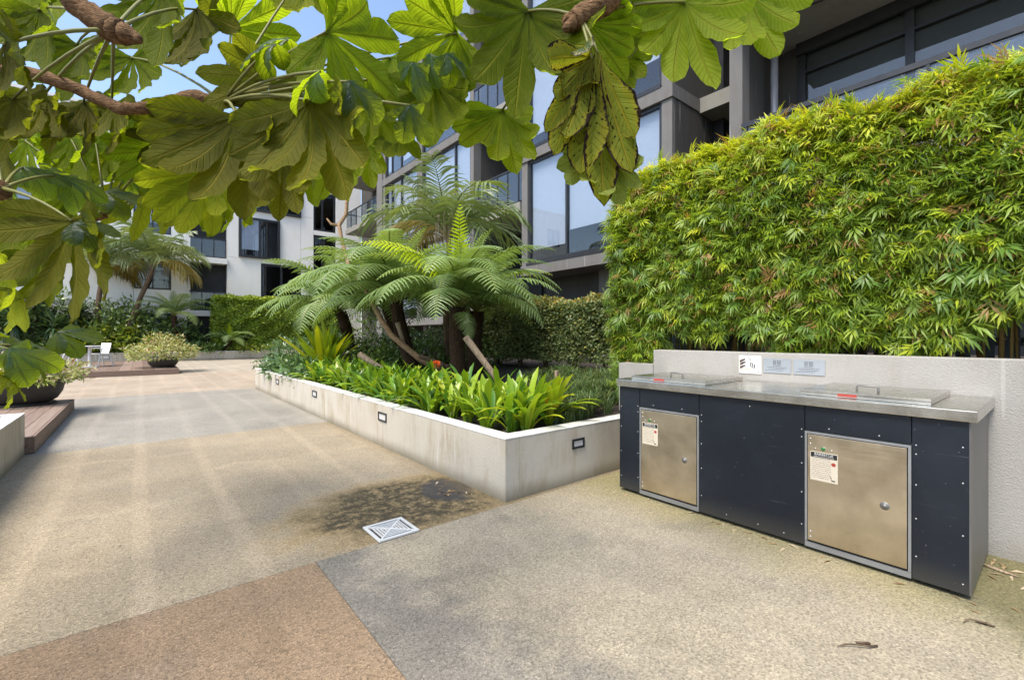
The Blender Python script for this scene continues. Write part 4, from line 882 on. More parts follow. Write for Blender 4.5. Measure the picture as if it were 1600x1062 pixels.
# cut logs / leaning poles
def log(name, label, a, b_, r0, r1, cat='log', mat='log', mid=None):
    pts = [Vector(a), (Vector(a) + Vector(b_)) / 2 + Vector(mid or (0, 0, 0)), Vector(b_)]; t = tag(MB().tube(pts, [r0, (r0 + r1) / 2, r1], 12).build(name, M[mat], smooth=False), label, cat); return t
log('leaning_log', 'pale cut log leaning beside the thick fern trunk', at(775, 590, 6.0), at(727, 526, 6.0), .04, .047)
log('cut_log', 'short cut log poking out of the clivias', at(598, 577, 7.2), at(561, 553, 7.2), .045, .05)
log('broken_stump', 'slender pale snapped stump standing among the fern trunks', at(632, 540, 8.0), at(621, 504, 8.0), .03, .045)
log('fallen_branch', 'dark fallen branch lying on the soil by the fern trunk', at(655, 556, 7.4), at(705, 574, 7.4), .04, .035, 'branch', 'bark_grey')
# slender bare frangipani-like tree
t = empty('bare_tree', at(700, 585, 7.8)); tag(t, 'slender bare tan tree leaning left out of the ferns', 'tree')
pts = [at(u, v, d) - Vector(t.location) for u, v, d in ((702, 585, 7.8), (655, 560, 7.8), (612, 524, 7.9), (596, 500, 8.0), (570, 450, 8.3), (545, 415, 8.5), (534, 375, 8.6), (530, 352, 8.7), (541, 335, 8.7), (543, 300, 8.7), (545, 270, 8.8), (556, 230, 8.9))]
MB().tube(pts, [.055, .052, .05, .046, .04, .036, .034, .038, .036, .03, .028, .024], 10).build('trunk', M['bark_tan'], t, smooth=True, local=True)
for q_ in ([pts[7], pts[7] + Vector((-.12, .1, .02)), pts[7] + Vector((-.2, .1, .12))], [pts[-1], pts[-1] + Vector((.2, .1, .5)), pts[-1] + Vector((.5, .2, .9))], [pts[-1], pts[-1] + Vector((-.2, .1, .4)), pts[-1] + Vector((-.4, .3, .9))]):
    MB().tube(q_, [.033, .024, .012], 8).build('limb', M['bark_tan'], t, smooth=True, local=True)

# ---------------------------------------------------------------- hedges
def box_leaves(n, x0, x1, y0, y1, z0, z1, rg, depth=.25, wob=.06, faces=('x-', 'z+', 'y-', 'y+')):
    ar = {'x-': (y1 - y0) * (z1 - z0), 'z+': (x1 - x0) * (y1 - y0), 'y-': (x1 - x0) * (z1 - z0), 'y+': (x1 - x0) * (z1 - z0)}
    tot = sum(ar[f] for f in faces); P = []; N_ = []
    for f in faces:
        k = int(n * ar[f] / tot); u, v = rg.random(k), rg.random(k); dp = depth * rg.random(k) ** 1.6
        if f == 'x-': p = np.stack([x0 + dp, y0 + (y1 - y0) * u, z0 + (z1 - z0) * v], -1); nn = [-1, 0, 0]
        elif f == 'z+': p = np.stack([x0 + (x1 - x0) * u, y0 + (y1 - y0) * v, z1 - dp], -1); nn = [0, 0, 1]
        elif f == 'y-': p = np.stack([x0 + (x1 - x0) * u, y0 + dp, z0 + (z1 - z0) * v], -1); nn = [0, -1, 0]
        else: p = np.stack([x0 + (x1 - x0) * u, y1 - dp, z0 + (z1 - z0) * v], -1); nn = [0, 1, 0]
        nn = np.tile(np.array(nn, float), (k, 1))
        bmp = wob * (np.sin(p[:, 1] * 4.1 + p[:, 2] * 3) + np.sin(p[:, 1] * 9.3 - p[:, 2] * 7.7 + p[:, 0] * 5) * .7 + np.sin(p[:, 0] * 6 + p[:, 1] * 2.2) * .6)
        p = p + nn * bmp[:, None]; P.append(p); N_.append(nn)
    return np.concatenate(P), np.concatenate(N_)
def hedge(name, label, dims, n, size, mat, seed, T, trunks=(), faces=('x-', 'z+', 'y-', 'y+'), wob=.06, yellow_top=.3, depth=.3):
    rg = np.random.default_rng(seed); x0, x1, y0, y1, z0, z1 = dims; t = empty(name, ((x0 + x1) / 2, (y0 + y1) / 2, trunks[0][2] if trunks else z0)); tag(t, label, 'hedge')
    P, N_ = box_leaves(n, *dims, rg, depth, wob, faces); k = len(P)
    y = nrm(N_ * .5 + rg.normal(0, .7, (k, 3))); nn = nrm(N_ + rg.normal(0, .6, (k, 3)) + [0, 0, .3])
    tone = rg.normal(.42, .2, k) + yellow_top * np.clip((P[:, 2] - (z1 - .16)) / .16, 0, 1)
    V, F, A = scatter(T, P, frames(y, nn), size * rg.uniform(.7, 1.3, k), np.clip(tone, 0, 1))
    o = obj('foliage', np_mesh('foliage', V, F, M[mat], A), t); o['kind'] = 'stuff'
    c = .16; MB().box(x0 + c, x1 - c, y0 + c, y1 - c, z0 + c, z1 - c).build('shade_core', M['shrub_core'], t)  # near-black box imitates the shade inside the hedge
    for (x, y_, z) in trunks:
        m = MB()
        for j in range(3):
            a = j * 2.1; m.tube([(x, y_, z - .05), (x + .03 * math.cos(a), y_ + .04 * math.sin(a), z + .15), (x + .15 * math.cos(a), y_ + .16 * math.sin(a), z + .5)], [.035, .026, .016], 6)
        m.build('trunk', M['bark_grey'], t, smooth=True)
    return t
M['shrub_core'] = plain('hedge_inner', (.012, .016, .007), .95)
hedge('clipped_hedge', 'dark green clipped hedge with bronze top in front of the grey building', (6.0, 7.0, 2.9, 8.9, .78, 1.9), 62000, .055, 'hedge', 21, card(.34), [(6.35, y, .56) for y in (3.5, 4.4, 5.15, 5.9, 6.7, 7.5, 8.3)], yellow_top=.35)
hedge('tall_hedge', 'tall bright green squared hedge in front of the white building', (3.15, 9.9, 29.3, 30.8, .5, 3.4), 52000, .13, 'hedge_far', 22, card(.34), [(3.6 + i, 30, .4) for i in range(4)], ('x-', 'z+', 'y-'), .08, .3)
# ---------------------------------------------------------------- bamboo hedge
def spray(n, L, fan, seed):
    rg = np.random.default_rng(seed); P = []; Mx = []; Sc = []
    for i in range(n):
        k = i / (n - 1); a = (rg.uniform(.5, 1) * fan * (1 if i % 2 else -1)) * (1 - .75 * k ** 2) if i < n - 1 else 0
        P.append((0, .55 * L * k, -.06 * L * k * k)); y = np.array([math.sin(a), math.cos(a), rg.uniform(-.35, .1)]); Mx.append((y, np.array([rg.uniform(-.3, .3), .15, 1.]))); Sc.append(L * rg.uniform(.75, 1.15) * (1 - .15 * k))
    Mt = frames(np.array([q_[0] for q_ in Mx]), np.array([q_[1] for q_ in Mx]))
    V, F, _ = scatter(leaf_tri(1., .082, .3, .22), np.array(P), Mt, np.array(Sc), np.zeros(n))
    V = np.concatenate([V, [(-.002, -.06, 0), (.002, -.06, 0), (.0, .5 * L, -.03 * L)]]); F = np.concatenate([F, [[len(V) - 3, len(V) - 2, len(V) - 1]]]); return V, F
SPR = [spray(4, .085, .9, 1), spray(6, .095, .8, 2), spray(3, .08, .9, 3), spray(5, .09, 1.0, 4)]
bh = empty('bamboo_hedge', (4.3, 1.2, .98)); tag(bh, 'tall dense bamboo hedge growing above the wall behind the barbecue', 'hedge')
HX0, HX1, HY0, HY1 = 3.98, 4.75, -.9, 3.15
def hedge_top(y): return 2.84 + .10 * np.clip(y / 1.2, 0, 1) - .2 * np.clip((y - 2.4) / .75, 0, 1) ** 2 + .03 * np.sin(y * 5.) + .02 * np.sin(y * 13)
def hedge_bot(y): return np.where(y > 2.55, .62, 1.2 + .10 * np.sin(y * 3.1 + 1) + .08 * np.sin(y * 8))
def bam(n, rg, tone, front=1.):
    f = rg.random(n); P = np.zeros((n, 3)); N_ = np.zeros((n, 3)); y = HY0 + (HY1 - HY0) * rg.random(n); tp_ = hedge_top(y); bt = hedge_bot(y)
    u = rg.random(n); dp = .26 * rg.random(n) ** 1.7 * front
    isf = f < .66; ist = (f >= .66) & (f < .9)
    z = bt + (tp_ - bt) * u ** .9
    bulge = .08 * np.sin(PI * np.clip((z - 1.0) / 2.0, 0, 1)) + .02 * np.sin(y * 6 + z * 4) + .022 * np.sin(y * 13 - z * 9) + .018 * np.sin(z * 17 + y * 3)
    P[:] = np.stack([HX0 - bulge + dp, y, z], -1); N_[:] = [-1, 0, .15]
    xt = HX0 + (HX1 - HX0) * rg.random(n)
    P[ist] = np.stack([xt, y, tp_ - dp * .6 + .03 * np.sin(xt * 9 + y * 7)], -1)[ist]; N_[ist] = [-.2, 0, 1]
    ise = f >= .9; P[ise] = np.stack([xt, HY1 - dp + .05 * np.sin(z * 6), np.minimum(z, hedge_top(HY1))], -1)[ise]; N_[ise] = [-.2, 1, .1]
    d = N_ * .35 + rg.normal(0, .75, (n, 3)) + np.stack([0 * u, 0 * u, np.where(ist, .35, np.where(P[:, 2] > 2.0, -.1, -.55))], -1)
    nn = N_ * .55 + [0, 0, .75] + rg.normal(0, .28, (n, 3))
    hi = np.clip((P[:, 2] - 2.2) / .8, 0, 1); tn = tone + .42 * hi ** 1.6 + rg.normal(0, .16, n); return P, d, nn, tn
rg = np.random.default_rng(31); prt = []
for i, T in enumerate(SPR):
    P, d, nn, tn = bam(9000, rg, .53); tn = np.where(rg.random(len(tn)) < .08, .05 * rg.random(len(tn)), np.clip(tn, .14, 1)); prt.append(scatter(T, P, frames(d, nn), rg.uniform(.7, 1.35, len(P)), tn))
ns_ = 5200; P, d, nn, tn = bam(ns_, rg, 0.); P[:, 0] += .02; d = rg.normal(0, .45, (ns_, 3)) + [-.25, 0, 1.]
prt.append(scatter((np.array([(-.0016, 0, 0), (.0016, 0, 0), (.001, 1, .0), (-.001, 1, 0)]), np.array([(0, 1, 2), (0, 2, 3)])), P, frames(d, np.tile([-1., .2, .1], (ns_, 1))), rg.uniform(.06, .2, ns_), .12 * rg.random(ns_)))
# dry inner leaves
P, d, nn, tn = bam(1700, rg, 0.); P[:, 0] += .12; prt.append(scatter(SPR[2], P, frames(d - [0, 0, .6], nn), rg.uniform(.8, 1.2, len(P)), np.where(rg.random(len(P)) < .5, .11 * rg.random(len(P)), .2)))
V, F, A = join(prt); o = obj('foliage', np_mesh('foliage', V, F, M['bamboo'], A), bh); o['kind'] = 'stuff'
SPM = [np_mesh('leaf_spray', v, f, M['bamboo_o']) for v, f in (spray(7, .105, .95, 11), spray(9, .115, .9, 12), spray(6, .10, .8, 13), spray(8, .11, 1.1, 14))]
P, d, nn, tn = bam(800, rg, .5, .0); ok = 0
for i in range(len(P)):
    if P[i][2] > 1.9 and rg.random() < .75 or ok >= 296: continue
    o = bpy.data.objects.new('leaf_spray', SPM[i % 4]); COL.objects.link(o); o.parent = bh; fr_ = frames(d[i:i + 1] - [[0, 0, .35]], nn[i:i + 1])[0]
    o.matrix_local = Matrix.Translation(Vector(P[i]) + Vector((-.03, 0, 0)) - Vector(bh.location)) @ Matrix(fr_.tolist()).to_4x4() @ Matrix.Scale(random.uniform(.85, 1.25), 4); ok += 1
cm = MB(); pts = [(0, 0, -.05), (.01, .01, .5), (.0, .03, 1.0), (.0, .05, 1.3), (.0, .06, 1.6)]
cm.tube(pts, [.010, .010, .009, .007, .004], 7)
for z in (.25, .5, .75, 1.0): cm.tube([(.005, .005 + z * .015, z - .006), (.005, .005 + z * .015, z + .006)], .0125, 7)
culm0 = cm.build('culm', M['culm'], bh, smooth=True, local=True); first = True
for i in range(90):
    o = culm0 if first else culm0.copy()
    if not first: COL.objects.link(o)
    first = False; y_ = HY0 + (HY1 - HY0) * (i + random.random()) / 90; o.location = Vector((random.uniform(4.12, 4.5), y_, .98 if y_ < 2.6 else .6)) - Vector(bh.location); o.rotation_euler = (random.uniform(-.06, .06), random.uniform(-.05, .08), random.uniform(0, 6.28)); o.scale = (random.uniform(.8, 1.5),) * 2 + (1.,)
t = empty('paling_fence', (5.0, 0, .98)); tag(t, 'blue-grey upright paling fence glimpsed behind the bamboo stems', 'fence'); sl0 = None
for i in range(34):
    if sl0 is None: sl0 = MB().box(0, .02, 0, .085, 0, 1.35).build('paling', M['slat'], t, local=True); o = sl0
    else: o = sl0.copy(); COL.objects.link(o)
    o.location = (0, -1.2 + i * .13, 0)
MB().box(.021, .05, -1.2, 3.2, .2, .26).build('rail', M['slat'], t, local=True); MB().box(.021, .05, -1.2, 3.2, 1.1, 1.16).build('rail', M['slat'], t, local=True)

# ---------------------------------------------------------------- potted plants and far bed
def pot(loc, r, h, label, seed, rb, hb, n, size, plabel, sauc=True):
    t = empty('bowl_pot', loc); tag(t, label, 'plant pot', 'charcoal bowl pots')
    prof = [(.0, .012), (.55 * r, .012), (.62 * r, .03), (.80 * r, .2 * h), (.93 * r, .45 * h), (.99 * r, .75 * h), (r, h), (.95 * r, h), (.93 * r, .86 * h), (0, .86 * h)]
    MB().lathe((0, 0, 0), prof, 40).build('bowl', M['pot'], t, smooth=True, local=True)
    MB().lathe((0, 0, 0), [(0, .001), (.74 * r, .001), (.78 * r, .03), (.75 * r, .032), (.71 * r, .011), (0, .010)], 40).build('saucer', M['pot'], t, smooth=True, local=True)
    clump('variegated_plant', plabel, 'plant', None, (loc[0], loc[1], loc[2] + h * .8), rb, hb, LT, size, 'varieg', n, seed, up=.6)
    o = bpy.data.objects[-1] if False else None
lp = at(38, 525, 7.12)
pot((lp.x, lp.y, .181), .47, .44, 'large charcoal bowl pot on the near deck at the left edge', 41, .82, .42, 1700, .085, 'cream and green variegated plant spilling over the near bowl pot')
fp = at(255, 525, 15.75)
pot((fp.x, fp.y, .171), .45, .36, 'charcoal bowl pot on the corner of the far deck', 42, 1.05, .85, 2300, .11, 'domed yellow variegated shrub in the far bowl pot')
T1 = leaf_tri(1., .2, .2, .2); T2 = leaf_tri(1., .05, .3, .3)
fb = 'shrubs in the far bed'
for i, (u, d, r_, h_, lb) in enumerate(((150, 27.2, 1.5, 1.5, 'yellow-green broadleaf shrub directly behind the white chairs'), (200, 27, 1.4, 1.3, 'yellow-green shrub between the chairs and the far pot'), (110, 26.8, 1.3, 1.1, 'low yellow-green shrub left of the white chairs'))):
    x, y, _ = atz(u, 1, 0); p = onY(u, 525, 29.7); clump('broadleaf_shrub', lb, 'shrub', fb, (p.x, 29.7, .45), r_ * .9, h_, T1, .3, 'shrub_y', 900, 60 + i, up=.8)
for i, (u, r_, h_, lb) in enumerate(((235, 1.5, .95, 'dark shrub behind the far bowl pot'), (318, 1.3, .5, 'low dark shrub right of the far bowl pot'), (395, 1.5, .42, 'low ground cover at the foot of the tall green hedge'))):
    p = onY(u, 525, 29.4); clump('dark_shrub', lb, 'shrub', fb, (p.x, 29.4, .42), r_, h_, T1, .2, 'shrub_d' if i < 2 else 'shrub_y', 700, 70 + i, up=.8)
for i, (u, z, Y, r_, lb) in enumerate(((20, 1.4, 29.3, 1.1, 'spiky yucca at the far left edge of the far bed'), (55, 2.2, 30.2, 1.2, 'tallest spiky yucca at the left of the far bed'), (85, 1.2, 29.2, 1.0, 'low spiky yucca in the far bed'), (120, 1.7, 30, 1.1, 'spiky yucca right of the others in the far bed'), (-10, 2.3, 30.4, 1.3, 'dark spiky yucca cut off by the left picture edge'))):
    p = onY(u, 525, Y); t = empty('yucca', (p.x, Y, .4)); tag(t, lb, 'plant', 'yuccas in the far bed'); MB().tube([(0, 0, 0), (.05, 0, z * .5), (0, 0, z)], [.12, .1, .08], 8).build('trunk', M['bark_grey'], t, local=True)
    rg = np.random.default_rng(80 + i); n = 150; d = nrm(rg.normal(0, 1, (n, 3)) + [0, 0, .45]); V, F, A = scatter(leaf_tri(1., .05, .3, .3), np.tile([0, 0, z], (n, 1)) + d * .05, frames(d, np.tile([0, 0, 1.], (n, 1))), r_ * rg.uniform(.7, 1.1, n), rg.random(n)); obj('foliage', np_mesh('foliage', V, F, M['spiky'], A), t, True)
# dark planting mass behind the far bed on the left
for i, (u, d, r_, h_, lb) in enumerate(((40, 29, 2.2, 2.3, 'tall dark shrub behind the spiky yuccas'), (130, 30.6, 2.0, 2.0, 'dark leafy shrub behind the yellow-green ones'))):
    p = onY(u, 525, 30.9); clump('dark_shrub', lb, 'shrub', fb, (p.x, 30.8, .4), r_ * .8, h_, T1, .26, 'shrub_d', 1100, 90 + i)
for i, (u, h_, lb) in enumerate(((75, 3.3, 'tall dark evergreen mass behind the yuccas at the left'), (205, 3.0, 'dark evergreen behind the two far palms'), (262, 2.1, 'dark evergreen beside the balcony of the white building'), (165, 2.6, 'dark evergreen directly behind the palm trunks'))):
    p = onY(u, 525, 30.9); clump('evergreen_shrub', lb, 'shrub', fb, (p.x, 30.6, .4), 1.7, h_, T1, .26, 'shrub_d', 1500, 190 + i)
# undergrowth behind the ferns in the planter
for i, (u, d, r_, h_, lb) in enumerate(((575, 9.8, .7, .75, 'dark leafy understorey shrub behind the nest fern'), (610, 9.2, .6, .6, 'dark understorey shrub behind the bare leaning trunk'), (670, 9.6, .7, .7, 'dark understorey shrub behind the fern trunks'), (455, 11.6, .8, .7, 'green understorey shrub behind the ground cover at the planter end'), (520, 11.4, .8, .9, 'green understorey shrub under the left tree fern'), (690, 10.9, 1.0, 1.15, 'dark understorey shrub at the foot of the feather palm'), (630, 11.6, 1.0, 1.2, 'tall dark understorey shrub behind the widest fern'), (745, 10.4, .8, .9, 'dark shrub at the left end of the clipped hedge'), (575, 12.0, .9, 1.3, 'green shrub filling behind the fern trunks at the planter end'))):
    clump('understorey_shrub', lb, 'shrub', 'shrubs under the tree ferns', atz(u, d, .45), r_, h_, T1, .12, 'lily' if i in (3, 4) else 'shrub_d', 1200, 110 + i, up=.7)
#@@TREE
# ---------------------------------------------------------------- big-leaved tree overhead
def palmate(seed, nl=9, span=128, W=.2, droop=.9, curl=0.):
    rg = np.random.default_rng(seed); V = []; F = []; UV = []; nt, ns = 14, 6
    for i in range(nl):
        k = i / (nl - 1) * 2 - 1; a = R(span) * k + rg.uniform(-.05, .05); ln = (1 - .36 * abs(k) ** 1.5) * rg.uniform(.92, 1.05); wd = W * rg.uniform(.88, 1.12) * (1 - .15 * abs(k)); kd = max(.15, droop * rg.uniform(.45, 1.6)); fo = rg.uniform(.12, .55); base = len(V); zo = .004 * (i % 2) + .0015 * i; tw = rg.uniform(-.5, .5); ph = rg.uniform(0, 6)
        for p in range(nt + 1):
            t = p / nt; sm = min(1, t / .6); sm = sm * sm * (3 - 2 * sm); w_ = wd * (.16 + .84 * sm) if t < .6 else wd * (max(0, 1 - ((t - .6) / .4) ** 2.2)) ** .62 + .004
            rr = ln * math.sin(kd * t) / kd; zz = -ln * (1 - math.cos(kd * t)) / kd; sn, cs = math.sin(kd * t), math.cos(kd * t)
            for q_ in range(ns + 1):
                s = q_ / ns * 2 - 1; off = s * w_ * (1 + .07 * math.sin(9 * t + ph + s) + .04 * math.sin(31 * t + ph)); h = fo * w_ * abs(s) - .35 * w_ * s * s * (1 if fo < .3 else .6) + tw * t * off + 0.018 * math.sin(t * 26 - abs(s) * 5 + ph) * min(1, 2 * t) * abs(s)
                r2 = rr + h * sn; z2 = zz + h * cs + zo
                V.append((math.sin(a) * r2 + math.cos(a) * off, math.cos(a) * r2 - math.sin(a) * off, z2)); UV.append((t, q_ / ns))
        for p in range(nt):
            for q_ in range(ns): b_ = base + p * (ns + 1) + q_; F.append((b_, b_ + 1, b_ + ns + 2, b_ + ns + 1))
    return np.array(V), np.array(F), np.array(UV)
LEAF = {}
def leafmesh(mat, k, kind):
    if (mat, k, kind) not in LEAF:
        nl, span, W, dr = {'n': (9, 108, .142, .85), 'h': (9, 78, .14, .95), 'f': (9, 135, .17, .35), 'd': (5, 24, .135, .22), 's': (4, 60, .24, 1.5)}[kind]
        V, F, UV = palmate(k * 7 + ord(kind), nl, span, W, dr); LEAF[(mat, k, kind)] = np_mesh('leaf', V, F, M[mat], uv=UV, smooth=True)
    return LEAF[(mat, k, kind)]
tr = empty('rice_paper_tree', (-1.5, 1.6, .36)); tag(tr, 'large-leaved tree overhanging the courtyard from the left with lobed green leaves', 'tree')
T0 = Vector(tr.location)
NODES = {}
def branch(pts, rad, nm='branch'):
    pts = [Vector(p) for p in pts]; P = []; Rd = []
    for i in range(len(pts) - 1):
        for k in range(5):
            f = k / 5; P.append(pts[i].lerp(pts[i + 1], f) + Vector((random.uniform(-1, 1), random.uniform(-1, 1), random.uniform(-1, 1))) * .004); Rd.append((rad[i] + (rad[i + 1] - rad[i]) * f) * (1.1 if (i * 5 + k) % 2 else .94))
    P.append(pts[-1]); Rd.append(rad[-1]); return MB().tube([p - T0 for p in P], Rd, 10).build(nm, M['bark_papery'], tr, smooth=True, local=True)
branch([(-1.5, 1.6, .3), (-1.55, 1.7, 1.2), (-1.35, 1.9, 2.0)], [.075, .065, .055], 'trunk')
n1 = at(350, 160, 1.95); n2 = at(178, 48, 1.5); n3 = at(905, 28, 1.55); n4 = at(5, 295, 1.7); n5 = at(165, 335, 2.6)
branch([(-1.35, 1.9, 2.0), at(-90, 90, 1.8), at(60, 118, 1.85), at(130, 143, 1.9), at(190, 172, 1.9), at(245, 168, 1.92), at(300, 152, 1.95), n1], [.05, .04, .024, .024, .023, .024, .032, .018])
branch([(-1.35, 1.9, 2.0), (-.9, 1.7, 2.8), at(70, -60, 1.45), at(120, 10, 1.48), n2], [.05, .045, .03, .034, .04]); branch([n2, at(200, 55, 1.5), at(222, 64, 1.5)], [.04, .03, .01], 'bud')
branch([(-.9, 1.7, 2.8), (.1, 1.5, 3.1), at(1010, -120, 1.55), at(950, 0, 1.55), n3], [.045, .045, .04, .042, .036]); branch([n3, at(893, 38, 1.54), at(884, 48, 1.53)], [.036, .03, .01], 'bud')
branch([(-1.5, 1.8, 1.5), at(-60, 310, 1.7), n4], [.05, .045, .035])
branch([(-1.45, 1.8, 1.6), (-1.0, 2.6, 1.7), at(60, 365, 2.5), n5], [.05, .04, .03, .022])
n6 = at(-70, 545, 2.1); branch([(-1.5, 1.75, .9), (-1.45, 2.2, 1.1), n6], [.045, .035, .025])
NODES = {1: n1, 2: n2, 3: n3, 4: n4, 5: n5, 6: n6}
def leaf(u, v, rpx, phi, d, node, mat='tet', side=0, kind='n', tilt=.15, up=.9, pet=True, k=None):
    k = random.randint(0, 2) if k is None else k
    o = bpy.data.objects.new('leaf', leafmesh(mat, k, kind)); COL.objects.link(o); o.parent = tr; p = at(u, v, d); s_ = rpx * d / FPX
    ax = RT * math.cos(R(phi)) - UP * math.sin(R(phi)); y = (ax * math.cos(tilt) + FW * math.sin(tilt)).normalized()
    nn = (FW * 1.0 + UP * up) if side == 0 else (-FW * .9 + UP * 1.)
    if side == 0 and abs(nn.normalized().dot(y)) > .93: nn = FW
    x = y.cross(nn).normalized(); nn = x.cross(y); mt = Matrix(((x.x, y.x, nn.x), (x.y, y.y, nn.y), (x.z, y.z, nn.z))).to_4x4()
    o.matrix_local = Matrix.Translation(p - T0) @ mt @ Matrix.Scale(s_, 4)
    if pet and node:
        q_ = NODES[node]; md = (p + q_) / 2 + Vector((0, 0, .02 + .04 * (p - q_).length)); P = [q_.lerp(md, f).lerp(md.lerp(p, f), f) for f in (0, .2, .4, .6, .8, 1)]
        c = MB().tube([w_ - T0 for w_ in P], [.0085, .0065, .006, .0055, .005, .0045], 6).build('petiole', M['petiole'], tr, smooth=True, local=True)
    return o
OL = 'tet_olive'
for a in (
    # u, v, r, phi, d, node, material, side, kind
    (483, 158, 195, 84, 1.45, 1, OL, 0, 'h'), (370, 182, 180, 105, 1.5, 1, OL, 0, 'h'), (112, 345, 160, 85, 1.6, 4, OL, 0, 'n'), (5, 70, 125, 55, 1.3, 2, OL, 0, 'h'), (440, 240, 115, 115, 1.72, 1, OL, 0, 'h'),
    (510, 50, 155, 35, 1.7, 1, 'tet', 0, 'n'), (713, 52, 118, 165, 1.8, 1, 'tet', 0, 'n'), (675, 122, 122, 88, 1.76, 1, 'tet', 0, 'h'), (825, 18, 178, 100, 1.6, 3, 'tet', 0, 'n'), (785, 172, 115, 98, 1.9, 3, 'tet', 0, 'h'),
    (915, 35, 120, 48, 1.68, 3, 'tet', 0, 'h'), (940, 70, 100, 25, 1.95, 3, 'tet', 0, 'h'), (1070, 4, 150, 72, 1.6, 3, 'tet', 0, 'n'), (1165, -15, 125, 60, 1.75, 3, 'tet', 0, 'h'),
    (934, 84, 225, 88, 1.5, 3, 'tet_dying', 0, 'd'), (924, 92, 150, 112, 1.49, 3, 'tet_dying', 0, 'd'), (925, 90, 90, 165, 1.5, 3, 'tet_dying', 0, 's'), (940, 225, 112, 92, 1.6, None, 'tet_pale', 0, 'h'),
    (60, 15, 105, 75, 2.2, 2, 'tet', 0, 'n'), (120, 70, 95, 100, 2.4, 2, 'tet', 0, 'n'), (250, -15, 130, 88, 2.0, 2, 'tet', 0, 'n'), (305, 15, 125, 65, 2.2, 2, OL, 0, 'h'), (362, 45, 105, -35, 2.4, 1, 'tet', 0, 'n'),
    (470, -35, 90, 95, 2.3, 1, 'tet_yellow', 0, 'h'), (205, 90, 95, 85, 2.7, 1, 'tet', 0, 'n'), (68, 150, 105, 100, 2.0, 2, OL, 0, 'h'), (130, 160, 95, 80, 2.05, 2, OL, 0, 'h'),
    (175, 160, 92, 85, 2.2, 2, OL, 0, 'h'), (220, 168, 85, 80, 2.5, 1, 'tet', 0, 'h'), (20, 155, 105, 100, 1.9, 2, OL, 0, 'n'), (425, 120, 115, 125, 1.95, 1, OL, 0, 'n'),
    (325, 270, 115, 140, 2.2, 1, 'tet_yellow', 0, 'h'), (300, 275, 105, 100, 2.5, 5, 'tet_yellow', 0, 'h'), (345, 285, 105, 60, 2.5, 5, 'tet', 0, 'h'), (525, 225, 100, 105, 2.0, 1, 'tet', 0, 'h'), (560, 150, 120, 60, 1.95, 1, 'tet', 0, 'h'), (250, 235, 80, 150, 2.3, 5, 'tet', 0, 'n'),
    (35, 262, 70, 15, 1.9, 4, 'tet', 1, 's'), (95, 275, 75, 30, 2.0, 4, 'tet', 1, 's'), (165, 300, 60, 20, 2.4, 5, 'tet', 1, 's'), (200, 270, 50, 60, 2.5, 5, 'tet', 1, 's'),
    (15, 335, 95, 110, 2.4, 4, 'tet', 0, 'n'), (65, 395, 95, 95, 2.3, 4, 'tet', 0, 'h'), (5, 430, 100, 55, 2.2, 6, 'tet_yellow', 0, 'n'), (110, 300, 100, 40, 2.6, 5, 'tet', 0, 'n'),
    (25, 540, 84, 15, 2.2, 6, 'tet', 0, 'n'), (15, 545, 75, 40, 2.0, 6, 'tet', 1, 's'), (0, 588, 60, 30, 2.0, 6, 'tet_yellow', 0, 'h'), (90, 520, 60, 15, 2.25, None, 'tet', 1, 's'),
    (450, 62, 75, 200, 1.9, 1, 'tet', 1, 's'), (500, 112, 85, 160, 1.40, 1, 'tet', 1, 's'), (545, 128, 80, 50, 1.40, 1, 'tet', 1, 's'), (115, 350, 62, 15, 1.55, None, 'tet', 1, 's'), (430, 70, 85, 185, 1.6, 1, 'tet', 1, 's'), (640, 165, 70, 80, 1.5, 1, 'tet', 1, 's'), (672, 85, 60, 110, 1.66, None, 'tet', 1, 's'), (645, 98, 62, 95, 1.66, None, 'tet', 1, 's'), (698, 85, 62, 45, 1.66, None, 'tet', 1, 's'),
    (610, 90, 95, 75, 2.1, 1, 'tet', 0, 'h'), (-20, 200, 120, 60, 2.3, 4, OL, 0, 'n'), (290, 200, 95, 110, 2.3, 1, OL, 0, 'n'), (110, 215, 90, 60, 2.6, 5, 'tet', 0, 'n'),
    (620, 190, 80, 100, 2.2, 1, 'tet', 0, 'h'), (150, 225, 110, 70, 2.8, 5, 'tet', 0, 'n'), (230, 275, 105, 100, 2.9, 5, 'tet_yellow', 0, 'n'), (290, 245, 110, 80, 3.0, 5, 'tet', 0, 'h'), (375, 265, 100, 75, 2.7, 5, 'tet_yellow', 0, 'h'), (190, 215, 100, 95, 2.9, 5, 'tet', 0, 'h'), (40, 220, 110, 80, 2.7, 5, 'tet', 0, 'n'), (0, 290, 120, 60, 2.8, 4, 'tet', 0, 'n'), (60, 340, 110, 110, 2.9, 5, 'tet', 0, 'n'), (470, 250, 90, 85, 2.4, 1, 'tet', 0, 'h'), (560, 215, 95, 90, 2.3, 1, 'tet', 0, 'h'), (455, 200, 100, 80, 2.1, 1, OL, 0, 'n'), (1000, -20, 120, 100, 1.9, 3, 'tet', 0, 'n'),
): leaf(*a)
# more crown above and behind, out of the picture to the left and overhead
for i in range(9):
    leaf(random.uniform(-650, 250), random.uniform(-420, -60), random.uniform(110, 170), random.uniform(60, 120), random.uniform(1.8, 2.8), None, random.choice(['tet', 'tet', OL]), 0, random.choice('nh'))

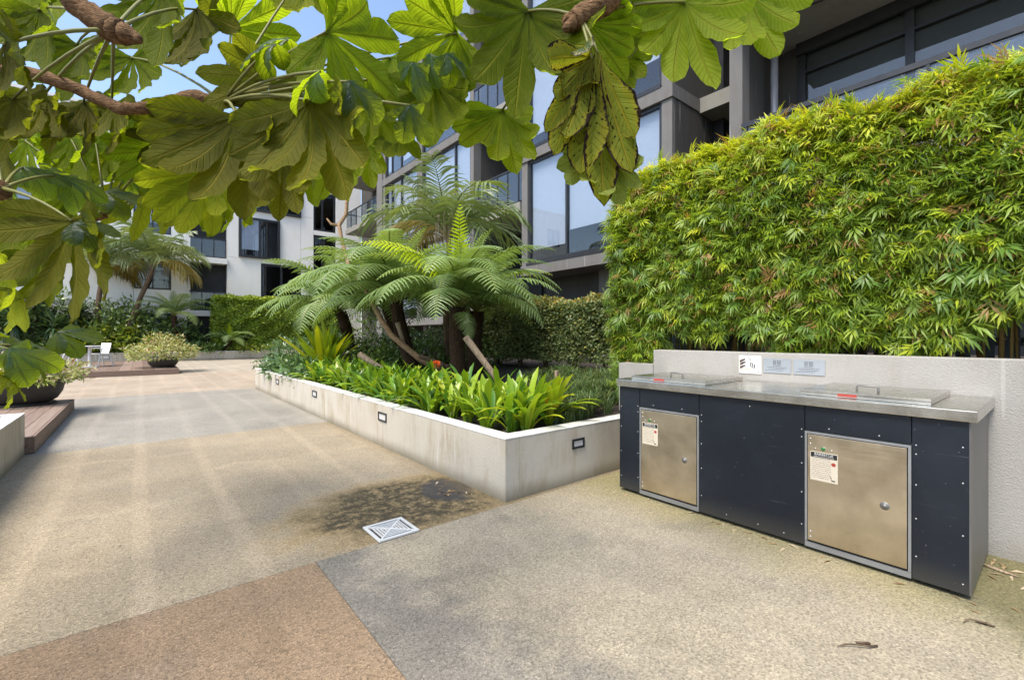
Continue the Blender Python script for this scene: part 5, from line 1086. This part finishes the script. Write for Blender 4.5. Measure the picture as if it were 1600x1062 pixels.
# ---------------------------------------------------------------- litter
def litter(name, label, pts, size, mat='litter', T=leaf_tri(1., .11, .3, .1)):
    rg = np.random.default_rng(len(pts)); n = len(pts); P = np.array([(x, y, z + .003) for x, y, z in pts]); a = rg.uniform(0, 6.28, n); y = np.stack([np.cos(a), np.sin(a), np.zeros(n) + .03], -1)
    V, F, A = scatter(T, P, frames(y, nrm(np.tile([0, 0, 1.], (n, 1)) + rg.normal(0, .25, (n, 3)))), size * rg.uniform(.6, 1.3, n), rg.random(n)); o = obj(name, np_mesh(name, V, F, M[mat], A)); return tag(o, label, 'leaf litter', kind='stuff')
rs = random.Random(3)
litter('leaf_litter', 'dry leaves and twigs gathered between the barbecue end and the wall', [(rs.uniform(3.1, 3.76), rs.uniform(-.3, .27), 0) for _ in range(34)], .075)
litter('leaf_litter', 'dry bamboo leaves along the foot of the barbecue', [(X0 - abs(rs.gauss(0, .05)) - .01, rs.uniform(.2, 2.3), 0) for _ in range(26)], .06)
litter('leaf_litter', 'pale leaf strips lying on the wet dark stain', [(rs.uniform(1.75, 2.09), rs.uniform(2.95, 3.45), 0) for _ in range(16)], .07)
litter('leaf_litter', 'scattered mulch leaves over the bare garden soil', [(x, y, gz(x, y)) for x, y in [(rs.uniform(2.4, 6.5), rs.uniform(2.9, 9)) for _ in range(900)]], .05)
litter('leaf_litter', 'fallen bits scattered over the open paving', [(rs.uniform(-.5, 2.9), rs.uniform(1., 12), 0) for _ in range(26)], .03)
def twig(label, u, v, l, az, sd):
    p = onG(u, v); d = Vector((math.cos(az), math.sin(az), 0)); m = MB(); m.tube([p + d * l * k + Vector((0, 0, .006 + .008 * math.sin(k * 3))) - d.cross(UP) * .02 * math.sin(k * 4 + sd) for k in (0, .25, .5, .75, 1)], [.004, .004, .003, .003, .0015], 6)
    m.tube([p + d * l * .1 + Vector((0, 0, .006)), p + d * l * .4 + d.cross(UP) * .02 + Vector((0, 0, .008))], [.006, .003], 5); return tag(m.build('twig', M['bark_grey'], smooth=True), label, 'twig')
def onG(u, v): return at(u, v, FPX * CH / (v - HOR))
twig('dark twig lying on the paving in the lower right', 1364, 1006, .16, R(155), 1)
twig('small dark twig on the paving below the barbecue corner', 1547, 976, .11, R(140), 2)
tw = twig('long pale twig lying between the barbecue and the wall foot', 1590, 902, .34, R(85), 3); tw.data.materials[0] = M['log']
